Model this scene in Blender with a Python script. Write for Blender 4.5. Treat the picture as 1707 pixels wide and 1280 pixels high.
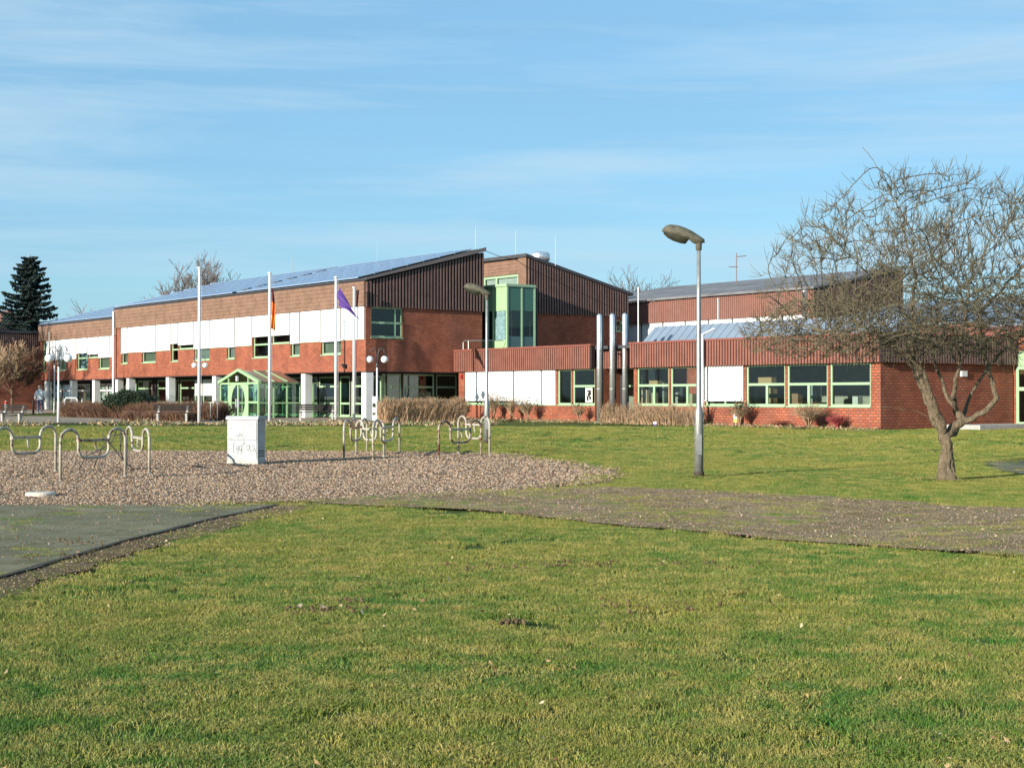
import bpy, bmesh, math, random
import numpy as np
from mathutils import Vector, Matrix, noise
random.seed(7); rng = np.random.default_rng(11)
R = math.radians
sc = bpy.context.scene
COL = sc.collection
for o in list(bpy.data.objects): bpy.data.objects.remove(o)

# ------------------------------------------------------------------ camera, sky, sun, exposure
F = 2564.0; CX = 853.5; HY = 662.0; EYE = 1.6
cam = bpy.data.objects.new('camera', bpy.data.cameras.new('camera')); COL.objects.link(cam)
cam.data.sensor_width = 36; cam.data.lens = 36*F/1707
cam.location = (0, 0, EYE); cam.rotation_euler = (R(90)+math.atan(22/F), 0, 0)
cam.data.clip_start = .1; cam.data.clip_end = 6000
sc.camera = cam
SUN_H = (-0.687, -0.726); SUN_EL = 14.0
w = bpy.data.worlds.new('World'); sc.world = w; w.use_nodes = True
nt = w.node_tree; nt.nodes.clear()
def N(nt, t, **k):
    n = nt.nodes.new(t)
    for a, v in k.items():
        if a.startswith('_'): n.inputs[a[1:].replace('_', ' ')].default_value = v
        else: setattr(n, a, v)
    return n
wo = N(nt, 'ShaderNodeOutputWorld'); bg = N(nt, 'ShaderNodeBackground'); bg.inputs[1].default_value = .110
sky = N(nt, 'ShaderNodeTexSky', sky_type='NISHITA'); sky.sun_disc = False
sky.sun_elevation = R(SUN_EL); sky.sun_rotation = math.atan2(SUN_H[0], SUN_H[1])
sky.air_density = 1.0; sky.dust_density = .35; sky.ozone_density = 1.6
tc = N(nt, 'ShaderNodeTexCoord')
mp = N(nt, 'ShaderNodeMapping'); mp.inputs['Scale'].default_value = (1.0, 1.0, 22); mp.inputs['Rotation'].default_value = (R(2), R(1.5), 0)
nz = N(nt, 'ShaderNodeTexNoise', _Scale=2.2, _Detail=5, _Roughness=.55)
cr = N(nt, 'ShaderNodeValToRGB'); cr.color_ramp.elements[0].position = .42; cr.color_ramp.elements[1].position = .78
cr.color_ramp.elements[0].color = (.58, .58, .58, 1); cr.color_ramp.elements[1].color = (.78, .78, .78, 1)
mx = N(nt, 'ShaderNodeMixRGB'); mx.inputs[2].default_value = (1.55, 3.05, 4.45, 1)
nt.links.new(tc.outputs['Generated'], mp.inputs[0]); nt.links.new(mp.outputs[0], nz.inputs[0])
nt.links.new(nz.outputs[0], cr.inputs[0]); nt.links.new(cr.outputs[0], mx.inputs[0])
tint = N(nt, 'ShaderNodeMixRGB', blend_type='MULTIPLY'); tint.inputs[0].default_value = 1; tint.inputs[2].default_value = (.74, 1.0, 1.18, 1)
nt.links.new(sky.outputs[0], tint.inputs[1]); nt.links.new(tint.outputs[0], mx.inputs[1])
nz2 = N(nt, 'ShaderNodeTexNoise', _Scale=1.3, _Detail=7, _Roughness=.6, _Distortion=.4); mp2 = N(nt, 'ShaderNodeMapping'); mp2.inputs['Scale'].default_value = (1.6, 1.6, 19); mp2.inputs['Location'].default_value = (3.1, .7, .35); mp2.inputs['Rotation'].default_value = (0, R(-2.5), R(20))
nt.links.new(tc.outputs['Generated'], mp2.inputs[0]); nt.links.new(mp2.outputs[0], nz2.inputs[0])
cr2 = N(nt, 'ShaderNodeMapRange'); cr2.inputs[1].default_value = .44; cr2.inputs[2].default_value = .70; cr2.inputs[4].default_value = .85; nt.links.new(nz2.outputs[0], cr2.inputs[0])
mx2 = N(nt, 'ShaderNodeMixRGB'); mx2.inputs[2].default_value = (3.1, 4.3, 5.2, 1); nt.links.new(mx.outputs[0], mx2.inputs[1]); nt.links.new(cr2.outputs[0], mx2.inputs[0])
nt.links.new(mx2.outputs[0], bg.inputs[0]); nt.links.new(bg.outputs[0], wo.inputs[0])
sun = bpy.data.objects.new('sun', bpy.data.lights.new('sun', 'SUN')); COL.objects.link(sun)
sun.data.energy = 5.0; sun.data.angle = R(.55); sun.data.color = (1, .93, .82)
ce = math.cos(R(SUN_EL))
sun.rotation_euler = Vector((SUN_H[0]*ce, SUN_H[1]*ce, math.sin(R(SUN_EL)))).to_track_quat('Z', 'Y').to_euler()
vs = sc.view_settings; vs.view_transform = 'Standard'; vs.look = 'None'; vs.exposure = 0.66; vs.gamma = 1; vs.use_curve_mapping = False

# ------------------------------------------------------------------ helpers
def tag(o, label=None, cat=None, group=None, kind=None):
    if label: o['label'] = label
    if cat: o['category'] = cat
    if group: o['group'] = group
    if kind: o['kind'] = kind
    return o
def empty(name, loc, rz=0, **k):
    o = bpy.data.objects.new(name, None); COL.objects.link(o)
    o.location = loc; o.rotation_euler = (0, 0, rz); o.empty_display_size = .3
    return tag(o, **k)
class MB:
    def __init__(s): s.v = []; s.f = []; s.m = []; s.cm = 0
    def quad(s, a, b, c, d):
        i = len(s.v); s.v += [tuple(a), tuple(b), tuple(c), tuple(d)]; s.f.append((i, i+1, i+2, i+3)); s.m.append(s.cm)
    def tri(s, a, b, c):
        i = len(s.v); s.v += [tuple(a), tuple(b), tuple(c)]; s.f.append((i, i+1, i+2)); s.m.append(s.cm)
    def box(s, x0, x1, y0, y1, z0, z1):
        if x0 > x1: x0, x1 = x1, x0
        if y0 > y1: y0, y1 = y1, y0
        if z0 > z1: z0, z1 = z1, z0
        i = len(s.v)
        s.v += [(x0,y0,z0),(x1,y0,z0),(x1,y1,z0),(x0,y1,z0),(x0,y0,z1),(x1,y0,z1),(x1,y1,z1),(x0,y1,z1)]
        for q in ((3,2,1,0),(4,5,6,7),(0,1,5,4),(1,2,6,5),(2,3,7,6),(3,0,4,7)):
            s.f.append(tuple(i+k for k in q)); s.m.append(s.cm)
    def prism(s, poly, fn, d0, d1):
        """poly: list of 2D points, fn(a,b,d)->xyz, extruded d0..d1"""
        i = len(s.v); n = len(poly)
        s.v += [tuple(fn(a, b, d0)) for a, b in poly] + [tuple(fn(a, b, d1)) for a, b in poly]
        s.f.append(tuple(range(i, i+n))); s.f.append(tuple(range(i+2*n-1, i+n-1, -1))); s.m += [s.cm]*2
        for k in range(n):
            s.f.append((i+k, i+n+k, i+n+(k+1) % n, i+(k+1) % n)); s.m.append(s.cm)
    def tube(s, pts, rad, sides=6, cap=True):
        pts = [Vector(p) for p in pts]; n = len(pts)
        if not hasattr(rad, '__len__'): rad = [rad]*n
        t = (pts[1]-pts[0]).normalized()
        up = Vector((0, 0, 1)) if abs(t.z) < .9 else Vector((1, 0, 0))
        a = t.cross(up).normalized(); base = len(s.v)
        for k in range(n):
            t = (pts[min(k+1, n-1)]-pts[max(k-1, 0)])
            if t.length < 1e-9: t = Vector((0, 0, 1))
            t.normalize()
            a = (a - t*a.dot(t))
            if a.length < 1e-6: a = t.orthogonal()
            a.normalize(); b = t.cross(a)
            for j in range(sides):
                an = 2*math.pi*j/sides
                p = pts[k] + (a*math.cos(an)+b*math.sin(an))*rad[k]
                s.v.append((p.x, p.y, p.z))
        for k in range(n-1):
            for j in range(sides):
                j2 = (j+1) % sides
                s.f.append((base+k*sides+j, base+k*sides+j2, base+(k+1)*sides+j2, base+(k+1)*sides+j)); s.m.append(s.cm)
        if cap:
            s.f.append(tuple(base+j for j in range(sides-1, -1, -1))); s.f.append(tuple(base+(n-1)*sides+j for j in range(sides))); s.m += [s.cm]*2
    def lathe(s, prof, c=(0, 0, 0), sides=16):
        base = len(s.v)
        for r, z in prof:
            for j in range(sides):
                a = 2*math.pi*j/sides; s.v.append((c[0]+r*math.cos(a), c[1]+r*math.sin(a), c[2]+z))
        for k in range(len(prof)-1):
            for j in range(sides):
                j2 = (j+1) % sides
                s.f.append((base+k*sides+j, base+k*sides+j2, base+(k+1)*sides+j2, base+(k+1)*sides+j)); s.m.append(s.cm)
        s.f.append(tuple(base+j for j in range(sides-1, -1, -1))); s.f.append(tuple(base+(len(prof)-1)*sides+j for j in range(sides))); s.m += [s.cm]*2
    def ball(s, c, r, seg=14, rings=9, sq=(1, 1, 1)):
        base = len(s.v)
        for i in range(rings+1):
            th = math.pi*i/rings
            for j in range(seg):
                a = 2*math.pi*j/seg
                s.v.append((c[0]+r*sq[0]*math.sin(th)*math.cos(a), c[1]+r*sq[1]*math.sin(th)*math.sin(a), c[2]+r*sq[2]*math.cos(th)))
        for i in range(rings):
            for j in range(seg):
                j2 = (j+1) % seg
                s.f.append((base+i*seg+j, base+(i+1)*seg+j, base+(i+1)*seg+j2, base+i*seg+j2)); s.m.append(s.cm)
    def mesh(s, name, mats, smooth=False):
        me = bpy.data.meshes.new(name); me.from_pydata(s.v, [], s.f)
        for m in (mats if isinstance(mats, (list, tuple)) else [mats]): me.materials.append(m)
        if any(s.m): me.polygons.foreach_set('material_index', s.m)
        if smooth: me.polygons.foreach_set('use_smooth', [True]*len(me.polygons))
        me.validate(); return me
    def build(s, name, mats, parent=None, smooth=False, loc=None, **k):
        o = bpy.data.objects.new(name, s.mesh(name, mats, smooth)); COL.objects.link(o)
        if parent: o.parent = parent
        if loc: o.location = loc
        return tag(o, **k)
def copy_tree(o, parent=None):
    c = o.copy(); COL.objects.link(c)
    if parent: c.parent = parent
    for ch in list(o.children): copy_tree(ch, c)
    return c

# ------------------------------------------------------------------ materials
MATS = {}
def mat(name, col=(.5, .5, .5), rough=.7, metal=0, var=0, vscale=3, bump=0, bscale=40, spec=.5, emit=None, coords='Object', col2=None):
    if name in MATS: return MATS[name]
    m = bpy.data.materials.new(name); m.use_nodes = True; nt = m.node_tree
    p = nt.nodes['Principled BSDF']; p.inputs['Roughness'].default_value = rough; p.inputs['Metallic'].default_value = metal
    p.inputs['Specular IOR Level'].default_value = spec; p.inputs['Base Color'].default_value = (*col, 1)
    tc = N(nt, 'ShaderNodeTexCoord')
    if var:
        nz = N(nt, 'ShaderNodeTexNoise', _Scale=vscale, _Detail=6, _Roughness=.65)
        nt.links.new(tc.outputs[coords], nz.inputs[0])
        mr = N(nt, 'ShaderNodeMapRange'); mr.inputs[1].default_value = .3; mr.inputs[2].default_value = .7
        mx = N(nt, 'ShaderNodeMixRGB')
        c2 = col2 or tuple(c*(1-var) for c in col); c1 = col if col2 else tuple(min(1, c*(1+var*.5)) for c in col)
        mx.inputs[1].default_value = (*c2, 1); mx.inputs[2].default_value = (*c1, 1)
        nt.links.new(nz.outputs[0], mr.inputs[0]); nt.links.new(mr.outputs[0], mx.inputs[0]); nt.links.new(mx.outputs[0], p.inputs['Base Color'])
    if bump:
        nb = N(nt, 'ShaderNodeTexNoise', _Scale=bscale, _Detail=4); bp = N(nt, 'ShaderNodeBump', _Strength=bump, _Distance=.02)
        nt.links.new(tc.outputs[coords], nb.inputs[0]); nt.links.new(nb.outputs[0], bp.inputs['Height']); nt.links.new(bp.outputs[0], p.inputs['Normal'])
    MATS[name] = m; return m
def brick_mat(name, c1, c2, mortar, dirt=.42):
    m = bpy.data.materials.new(name); m.use_nodes = True; nt = m.node_tree; p = nt.nodes['Principled BSDF']
    p.inputs['Roughness'].default_value = .85; p.inputs['Specular IOR Level'].default_value = .25
    tc = N(nt, 'ShaderNodeTexCoord'); sp = N(nt, 'ShaderNodeSeparateXYZ'); ad = N(nt, 'ShaderNodeMath', operation='ADD'); cb = N(nt, 'ShaderNodeCombineXYZ')
    nt.links.new(tc.outputs['Object'], sp.inputs[0]); nt.links.new(sp.outputs[0], ad.inputs[0]); nt.links.new(sp.outputs[1], ad.inputs[1])
    nt.links.new(ad.outputs[0], cb.inputs[0]); nt.links.new(sp.outputs[2], cb.inputs[1])
    b = N(nt, 'ShaderNodeTexBrick'); b.inputs['Scale'].default_value = 1; b.inputs['Brick Width'].default_value = .25; b.inputs['Row Height'].default_value = .115
    b.inputs['Mortar Size'].default_value = .022; b.inputs['Mortar Smooth'].default_value = .3
    b.inputs['Color1'].default_value = (*c1, 1); b.inputs['Color2'].default_value = (*c2, 1); b.inputs['Mortar'].default_value = (*mortar, 1)
    nt.links.new(cb.outputs[0], b.inputs[0])
    nz = N(nt, 'ShaderNodeTexNoise', _Scale=.9, _Detail=7, _Roughness=.7); nt.links.new(tc.outputs['Object'], nz.inputs[0])
    mr = N(nt, 'ShaderNodeMapRange'); mr.inputs[1].default_value = .3; mr.inputs[2].default_value = .7; mr.inputs[3].default_value = 1-dirt; mr.inputs[4].default_value = 1.1
    nt.links.new(nz.outputs[0], mr.inputs[0])
    mu = N(nt, 'ShaderNodeMixRGB', blend_type='MULTIPLY'); mu.inputs[0].default_value = 1
    nt.links.new(b.outputs[0], mu.inputs[1]); nt.links.new(mr.outputs[0], mu.inputs[2]); nt.links.new(mu.outputs[0], p.inputs['Base Color'])
    bp = N(nt, 'ShaderNodeBump', _Strength=.6, _Distance=.01); bp.invert = True
    nt.links.new(b.outputs['Fac'], bp.inputs['Height']); nt.links.new(bp.outputs[0], p.inputs['Normal'])
    MATS[name] = m; return m
def glass_mat(name, tintc, gloss=.04):
    m = bpy.data.materials.new(name); m.use_nodes = True; nt = m.node_tree; nt.nodes.clear()
    o = N(nt, 'ShaderNodeOutputMaterial'); mx = N(nt, 'ShaderNodeMixShader'); t = N(nt, 'ShaderNodeBsdfTransparent'); g = N(nt, 'ShaderNodeBsdfGlossy')
    t.inputs[0].default_value = (*tintc, 1); g.inputs['Roughness'].default_value = .03
    fw_ = N(nt, 'ShaderNodeLayerWeight'); fw_.inputs[0].default_value = .5; pw_ = N(nt, 'ShaderNodeMath', operation='POWER'); pw_.inputs[1].default_value = 4; nt.links.new(fw_.outputs['Facing'], pw_.inputs[0])
    lw = N(nt, 'ShaderNodeMath', operation='MULTIPLY'); lw.inputs[1].default_value = .8; nt.links.new(pw_.outputs[0], lw.inputs[0])
    ad = N(nt, 'ShaderNodeMath', operation='ADD'); ad.inputs[1].default_value = gloss
    nt.links.new(lw.outputs[0], ad.inputs[0]); nt.links.new(ad.outputs[0], mx.inputs[0]); nt.links.new(t.outputs[0], mx.inputs[1]); nt.links.new(g.outputs[0], mx.inputs[2])
    nt.links.new(mx.outputs[0], o.inputs[0]); MATS[name] = m; return m
BRICK = brick_mat('brick_orange', (.48, .135, .06), (.37, .09, .045), (.15, .085, .065))
SLAT = mat('slat_redbrown', (.235, .088, .060), .7, var=.25, vscale=2)
SLATD = mat('slat_brown', (.16, .095, .080), .6, var=.3, vscale=2)
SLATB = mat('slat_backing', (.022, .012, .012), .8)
SHING = mat('shingle_brown', (.215, .122, .078), .85, var=.3, vscale=1.6, bump=.4, bscale=15)
CAPR = mat('cap_redbrown', (.22, .07, .048), .55, var=.2)
WHITE = mat('white_blind', (.80, .81, .80), .55, var=.05, vscale=1)
COLW = mat('white_column', (.72, .72, .68), .7, var=.12, vscale=2)
GREEN = mat('green_frame', (.32, .47, .28), .5, var=.1, vscale=3)
GREENL = mat('green_panel', (.31, .48, .25), .5, var=.08)
GLASS = glass_mat('window_glass', (.80, .86, .83))
GLASSG = glass_mat('greenish_glass', (.50, .68, .60), .06)
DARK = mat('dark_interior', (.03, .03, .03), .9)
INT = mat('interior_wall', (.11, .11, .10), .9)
CURT = mat('grey_green_curtain', (.20, .22, .17), .9)
CURTW = mat('pale_curtain_and_reflection', (.62, .63, .62), .9, var=.15, vscale=2)
ROOFD = mat('roof_felt', (.06, .06, .065), .85, var=.3)
ROOFG = mat('grey_roof', (.19, .185, .19), .8, var=.45, vscale=.6, bump=.5, bscale=5)
ROOFM = mat('metal_roof', (.20, .25, .31), .45, var=.12, vscale=1)
SOLAR = mat('solar_cell', (.02, .06, .20), .12, var=.3, vscale=.5, spec=.45)
ALU = mat('aluminium', (.55, .56, .57), .35, metal=.8)
STEEL = mat('steel_flue', (.72, .73, .74), .42, metal=.85, var=.15, vscale=3)
GALV = mat('galvanised', (.34, .34, .32), .45, metal=.55, var=.3, vscale=6)
WPOLE = mat('white_pole', (.66, .66, .66), .4, var=.1)
BLACK = mat('black', (.012, .012, .014), .5)
CONC = mat('concrete', (.42, .40, .36), .85, var=.25, vscale=5, bump=.3)
WOOD = mat('dark_wood', (.012, .008, .006), .85, var=.3)
GLOBE = mat('opal_globe', (.8, .8, .78), .25)
BARK = mat('bark', (.20, .15, .09), .9, var=.5, vscale=9)
_n = BARK.node_tree; _t = N(_n, 'ShaderNodeTexCoord'); _m = N(_n, 'ShaderNodeMapping'); _m.inputs['Scale'].default_value = (1, 1, .22); _z = N(_n, 'ShaderNodeTexNoise', _Scale=24, _Detail=5, _Roughness=.6); _b = N(_n, 'ShaderNodeBump', _Strength=1.0, _Distance=.09)
_n.links.new(_t.outputs['Object'], _m.inputs[0]); _n.links.new(_m.outputs[0], _z.inputs[0]); _n.links.new(_z.outputs[0], _b.inputs['Height']); _n.links.new(_b.outputs[0], _n.nodes['Principled BSDF'].inputs['Normal'])
TWIG = mat('twig_olive', (.15, .125, .058), .9, var=.4, vscale=2.5, col2=(.060, .050, .042))
TWIGF = mat('far_twig', (.12, .09, .08), .9)
HEDGEB = mat('hedge_twig_tan', (.36, .24, .14), .9, var=.5, vscale=1.5)
HEDGEP = mat('hedge_twig_red', (.16, .085, .050), .9, var=.45, vscale=1.2)
LEAFD = mat('evergreen_leaf', (.035, .055, .022), .6, var=.5, vscale=2)
CONIF = mat('conifer_needles', (.018, .036, .028), .8, var=.4, vscale=1)
RED = mat('red_paint', (.35, .03, .02), .5)
CARD = mat('cardboard', (.52, .33, .17), .8)

# ------------------------------------------------------------------ terrain
def hz(y):
    return float(np.interp(y, [0, 36, 44, 62, 80, 95, 112, 150, 400], [0, 0, .07, .33, .39, .53, .62, .66, .66]))
def noise2(x, y, s, seed=0): return noise.noise(Vector((x*s, y*s, seed*7.3)))
def ground_mat(name, ca, cb, cc, s1=.35, s2=5, bump=.5, bs=60, fine=120):
    m = bpy.data.materials.new(name); m.use_nodes = True; nt = m.node_tree; p = nt.nodes['Principled BSDF']
    p.inputs['Roughness'].default_value = .95; p.inputs['Specular IOR Level'].default_value = .1
    g = N(nt, 'ShaderNodeNewGeometry')
    n1 = N(nt, 'ShaderNodeTexNoise', _Scale=s1, _Detail=5, _Roughness=.6); n2 = N(nt, 'ShaderNodeTexNoise', _Scale=s2, _Detail=6, _Roughness=.7)
    n3 = N(nt, 'ShaderNodeTexNoise', _Scale=fine, _Detail=3)
    for n in (n1, n2, n3): nt.links.new(g.outputs['Position'], n.inputs[0])
    def rmp(n, a, b):
        r = N(nt, 'ShaderNodeMapRange'); r.inputs[1].default_value = a; r.inputs[2].default_value = b; nt.links.new(n.outputs[0], r.inputs[0]); return r
    r1 = rmp(n1, .38, .62); r2 = rmp(n2, .45, .72); r3 = rmp(n3, .2, .8); r3.inputs[3].default_value = .65; r3.inputs[4].default_value = 1.3
    m1 = N(nt, 'ShaderNodeMixRGB'); m1.inputs[1].default_value = (*ca, 1); m1.inputs[2].default_value = (*cb, 1); nt.links.new(r1.outputs[0], m1.inputs[0])
    m2 = N(nt, 'ShaderNodeMixRGB'); m2.inputs[2].default_value = (*cc, 1); nt.links.new(m1.outputs[0], m2.inputs[1]); nt.links.new(r2.outputs[0], m2.inputs[0])
    m3 = N(nt, 'ShaderNodeMixRGB', blend_type='MULTIPLY'); m3.inputs[0].default_value = 1; nt.links.new(m2.outputs[0], m3.inputs[1]); nt.links.new(r3.outputs[0], m3.inputs[2])
    nt.links.new(m3.outputs[0], p.inputs['Base Color'])
    nb = N(nt, 'ShaderNodeTexNoise', _Scale=bs, _Detail=5, _Roughness=.7); nt.links.new(g.outputs['Position'], nb.inputs[0])
    bp = N(nt, 'ShaderNodeBump', _Strength=bump, _Distance=.05); nt.links.new(nb.outputs[0], bp.inputs['Height']); nt.links.new(bp.outputs[0], p.inputs['Normal'])
    return m
LAWN = ground_mat('lawn', (.050, .115, .020), (.130, .145, .030), (.09, .08, .035), s1=.24, bump=.9, bs=25, fine=40)
CHIPG = ground_mat('wood_chip_soil', (.22, .14, .085), (.29, .19, .12), (.12, .08, .045), s1=.8, bs=45)
ASPH = ground_mat('old_asphalt', (.20, .19, .125), (.27, .245, .155), (.12, .11, .045), s1=.6, s2=2, bs=120, fine=150)
PATHM = ground_mat('worn_gravel_path', (.27, .185, .10), (.34, .25, .15), (.13, .115, .035), s1=.7, s2=2.2, bs=80)
SOIL = ground_mat('bare_soil', (.15, .10, .055), (.19, .135, .075), (.09, .07, .035), s1=2, bs=50)
PAVE = ground_mat('forecourt_paving', (.33, .26, .19), (.38, .31, .23), (.24, .185, .13), s1=.4, bs=20)
def gz_rows():
    return [-30, -5, 0, 3] + [4+.5*i for i in range(80)] + list(np.arange(44, 120, 1.5)) + [130, 150, 200, 300, 500, 900, 1600, 3000]
def ground():
    ys = gz_rows(); xs = [-2500, -800, -300, -120, -60] + list(np.arange(-40, 41, .5)) + [60, 120, 300, 800, 2500]
    v = []; f = []
    for y in ys:
        for x in xs:
            b = .0
            if 3 < y < 120 and abs(x) < 60: b = .018*noise2(x, y, .8) + .012*noise2(x, y, 2.2, 3) - .02
            v.append((x, y, hz(y)+b - .004))
    nx = len(xs)
    for j in range(len(ys)-1):
        for i in range(nx-1): f.append((j*nx+i, j*nx+i+1, (j+1)*nx+i+1, (j+1)*nx+i))
    me = bpy.data.meshes.new('ground'); me.from_pydata(v, [], f); me.materials.append(LAWN)
    me.polygons.foreach_set('use_smooth', [True]*len(f))
    o = bpy.data.objects.new('lawn_ground', me); COL.objects.link(o); tag(o, kind='structure')
ground()
def interp(poly, y): return float(np.interp(y, [p[1] for p in poly], [p[0] for p in poly]))
def sheet(name, left, right, y0, y1, m, dz, jl=.12, jr=.12, dy=.12, sl=1.3):
    v = []; f = []; k = 0; y = y0; nseg = 14
    while y <= y1:
        a = interp(left, y) + jl*(noise2(3.1, y, sl, 1)+.6*noise2(3.1, y, sl*4, 2)); b = interp(right, y)+jr*(noise2(9.7, y, sl, 4)+.6*noise2(9.7, y, sl*4, 5))
        if b < a+.02: b = a+.02
        for i in range(nseg+1):
            v.append((a+(b-a)*i/nseg, y, hz(y)+dz))
        if k:
            for i in range(nseg): f.append(((k-1)*(nseg+1)+i, (k-1)*(nseg+1)+i+1, k*(nseg+1)+i+1, k*(nseg+1)+i))
        k += 1; y += dy
    me = bpy.data.meshes.new(name); me.from_pydata(v, [], f); me.materials.append(m)
    o = bpy.data.objects.new(name, me); COL.objects.link(o); tag(o, kind='structure'); return o
CH_L = [(-30, 22), (-30, 45)]
CH_R = [(-4.6, 22.9), (-3.4, 23.5), (-1.5, 24.6), (0, 26), (1.6, 28.7), (2.3, 32), (2.0, 35), (1.1, 38), (.4, 41), (-.4, 42.3), (-3, 43.2), (-6.5, 43.8)]
AS_R = [(-4.75, 8), (-4.55, 13.3), (-4.3, 17), (-3.95, 20), (-3.5, 22.6), (-3.45, 23)]
PT_L = [(16, 6), (7.6, 13.3), (5.1, 15.4), (3.0, 17.2), (1.12, 19.5), (-.62, 21.8), (-2.6, 22.9), (-3.4, 23.6), (-1.8, 25.4), (1.2, 27.2)]
PT_R = [(28, 6), (17, 12), (7.26, 21.8), (4.4, 25.2), (3.0, 26.4), (1.56, 27.3)]
sheet('bare_verge', [(-5, 8), (-5, 23)], [(-4.15, 8), (-4.1, 13), (-3.75, 17), (-3.2, 20.5), (-3.0, 22.9)], 9, 22.9, SOIL, .004, .0, .16)
sheet('wood_chip_bed', CH_L, CH_R, 22.9, 43.6, CHIPG, .008, 0, .3)
sheet('asphalt_path', [(-30, 8), (-30, 23)], AS_R, 9, 22.9, ASPH, .012, 0, .05)
sheet('gravel_path', PT_L, PT_R, 6, 27.3, PATHM, .016, .3, .9)
sheet('asphalt_step_shadow', [(a-.03, b) for a, b in AS_R], [(a+.05, b) for a, b in AS_R], 9, 22.9, mat('painted_step_shadow', (.035, .03, .02), .95), .020, .02, .05)  # thin dark sheet paints the shadow of the step at the asphalt edge
sheet('side_path', [(10.4, 31.5), (10.9, 35), (12.0, 39)], [(30, 31), (30, 39)], 31.9, 38.4, ASPH, .006, .3, 0)
PV_F = 71.8
sheet('forecourt', [(-90, 70), (-90, 130)], [(-1.5, 70), (-1.5, 86), (-30, 90), (-30, 130)], 72.6, 128, PAVE, .02, 0, .1, dy=.6, sl=.2)
def in_hard(x, y, m=0.0):
    if 22.9 < y < 43.4 and x < interp(CH_R, y)-m: return 'chip'
    if y <= 22.9 and x < interp(AS_R, y)-m: return 'asph'
    if y <= 27.3 and interp(PT_L, y)+m < x < interp(PT_R, y)-m: return 'path'
    if 32 < y < 38.4 and x > np.interp(y, [31.5, 35, 39], [10.4, 10.9, 12.0])+m: return 'asph'
    if y > 72.6: return 'pave'
    return None

# ------------------------------------------------------------------ geometry-node scatter
def scatter(name, pts, rotz, scl, sources, m_kind='stuff', tilt=None):
    me = bpy.data.meshes.new(name); me.from_pydata([tuple(p) for p in pts], [], [])
    n = len(pts)
    a = me.attributes.new('rot', 'FLOAT_VECTOR', 'POINT')
    rv = np.zeros((n, 3), np.float32); rv[:, 2] = rotz
    if tilt is not None: rv[:, 0] = tilt[:, 0]; rv[:, 1] = tilt[:, 1]
    a.data.foreach_set('vector', rv.ravel())
    a = me.attributes.new('scl', 'FLOAT_VECTOR', 'POINT'); s3 = np.asarray(scl, np.float32)
    if s3.ndim == 1: s3 = np.repeat(s3[:, None], 3, 1)
    a.data.foreach_set('vector', s3.ravel().astype(np.float32))
    c = bpy.data.collections.new(name+'_pieces')
    for s in sources: c.objects.link(s)
    o = bpy.data.objects.new(name, me); COL.objects.link(o); tag(o, kind=m_kind)
    g = bpy.data.node_groups.new(name+'_gn', 'GeometryNodeTree')
    g.interface.new_socket('Geometry', in_out='INPUT', socket_type='NodeSocketGeometry'); g.interface.new_socket('Geometry', in_out='OUTPUT', socket_type='NodeSocketGeometry')
    gi = N(g, 'NodeGroupInput'); go = N(g, 'NodeGroupOutput'); ip = N(g, 'GeometryNodeInstanceOnPoints')
    ci = N(g, 'GeometryNodeCollectionInfo'); ci.inputs[0].default_value = c; ci.inputs['Separate Children'].default_value = True; ci.inputs['Reset Children'].default_value = True
    ra = N(g, 'GeometryNodeInputNamedAttribute', data_type='FLOAT_VECTOR'); ra.inputs[0].default_value = 'rot'
    sa = N(g, 'GeometryNodeInputNamedAttribute', data_type='FLOAT_VECTOR'); sa.inputs[0].default_value = 'scl'
    rnd = N(g, 'FunctionNodeRandomValue', data_type='INT')
    [i for i in rnd.inputs if i.name == 'Min' and i.type == 'INT'][0].default_value = 0
    [i for i in rnd.inputs if i.name == 'Max' and i.type == 'INT'][0].default_value = len(sources)-1
    ip.inputs['Pick Instance'].default_value = True
    mtp = N(g, 'GeometryNodeMeshToPoints')
    L = g.links.new
    L(gi.outputs[0], mtp.inputs[0]); L(mtp.outputs[0], ip.inputs['Points']); L(ci.outputs[0], ip.inputs['Instance'])
    L([x for x in rnd.outputs if x.type == 'INT'][0], ip.inputs['Instance Index']); L(ra.outputs[0], ip.inputs['Rotation']); L(sa.outputs[0], ip.inputs['Scale'])
    L(ip.outputs[0], go.inputs[0])
    md = o.modifiers.new('scatter', 'NODES'); md.node_group = g
    return o
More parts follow.
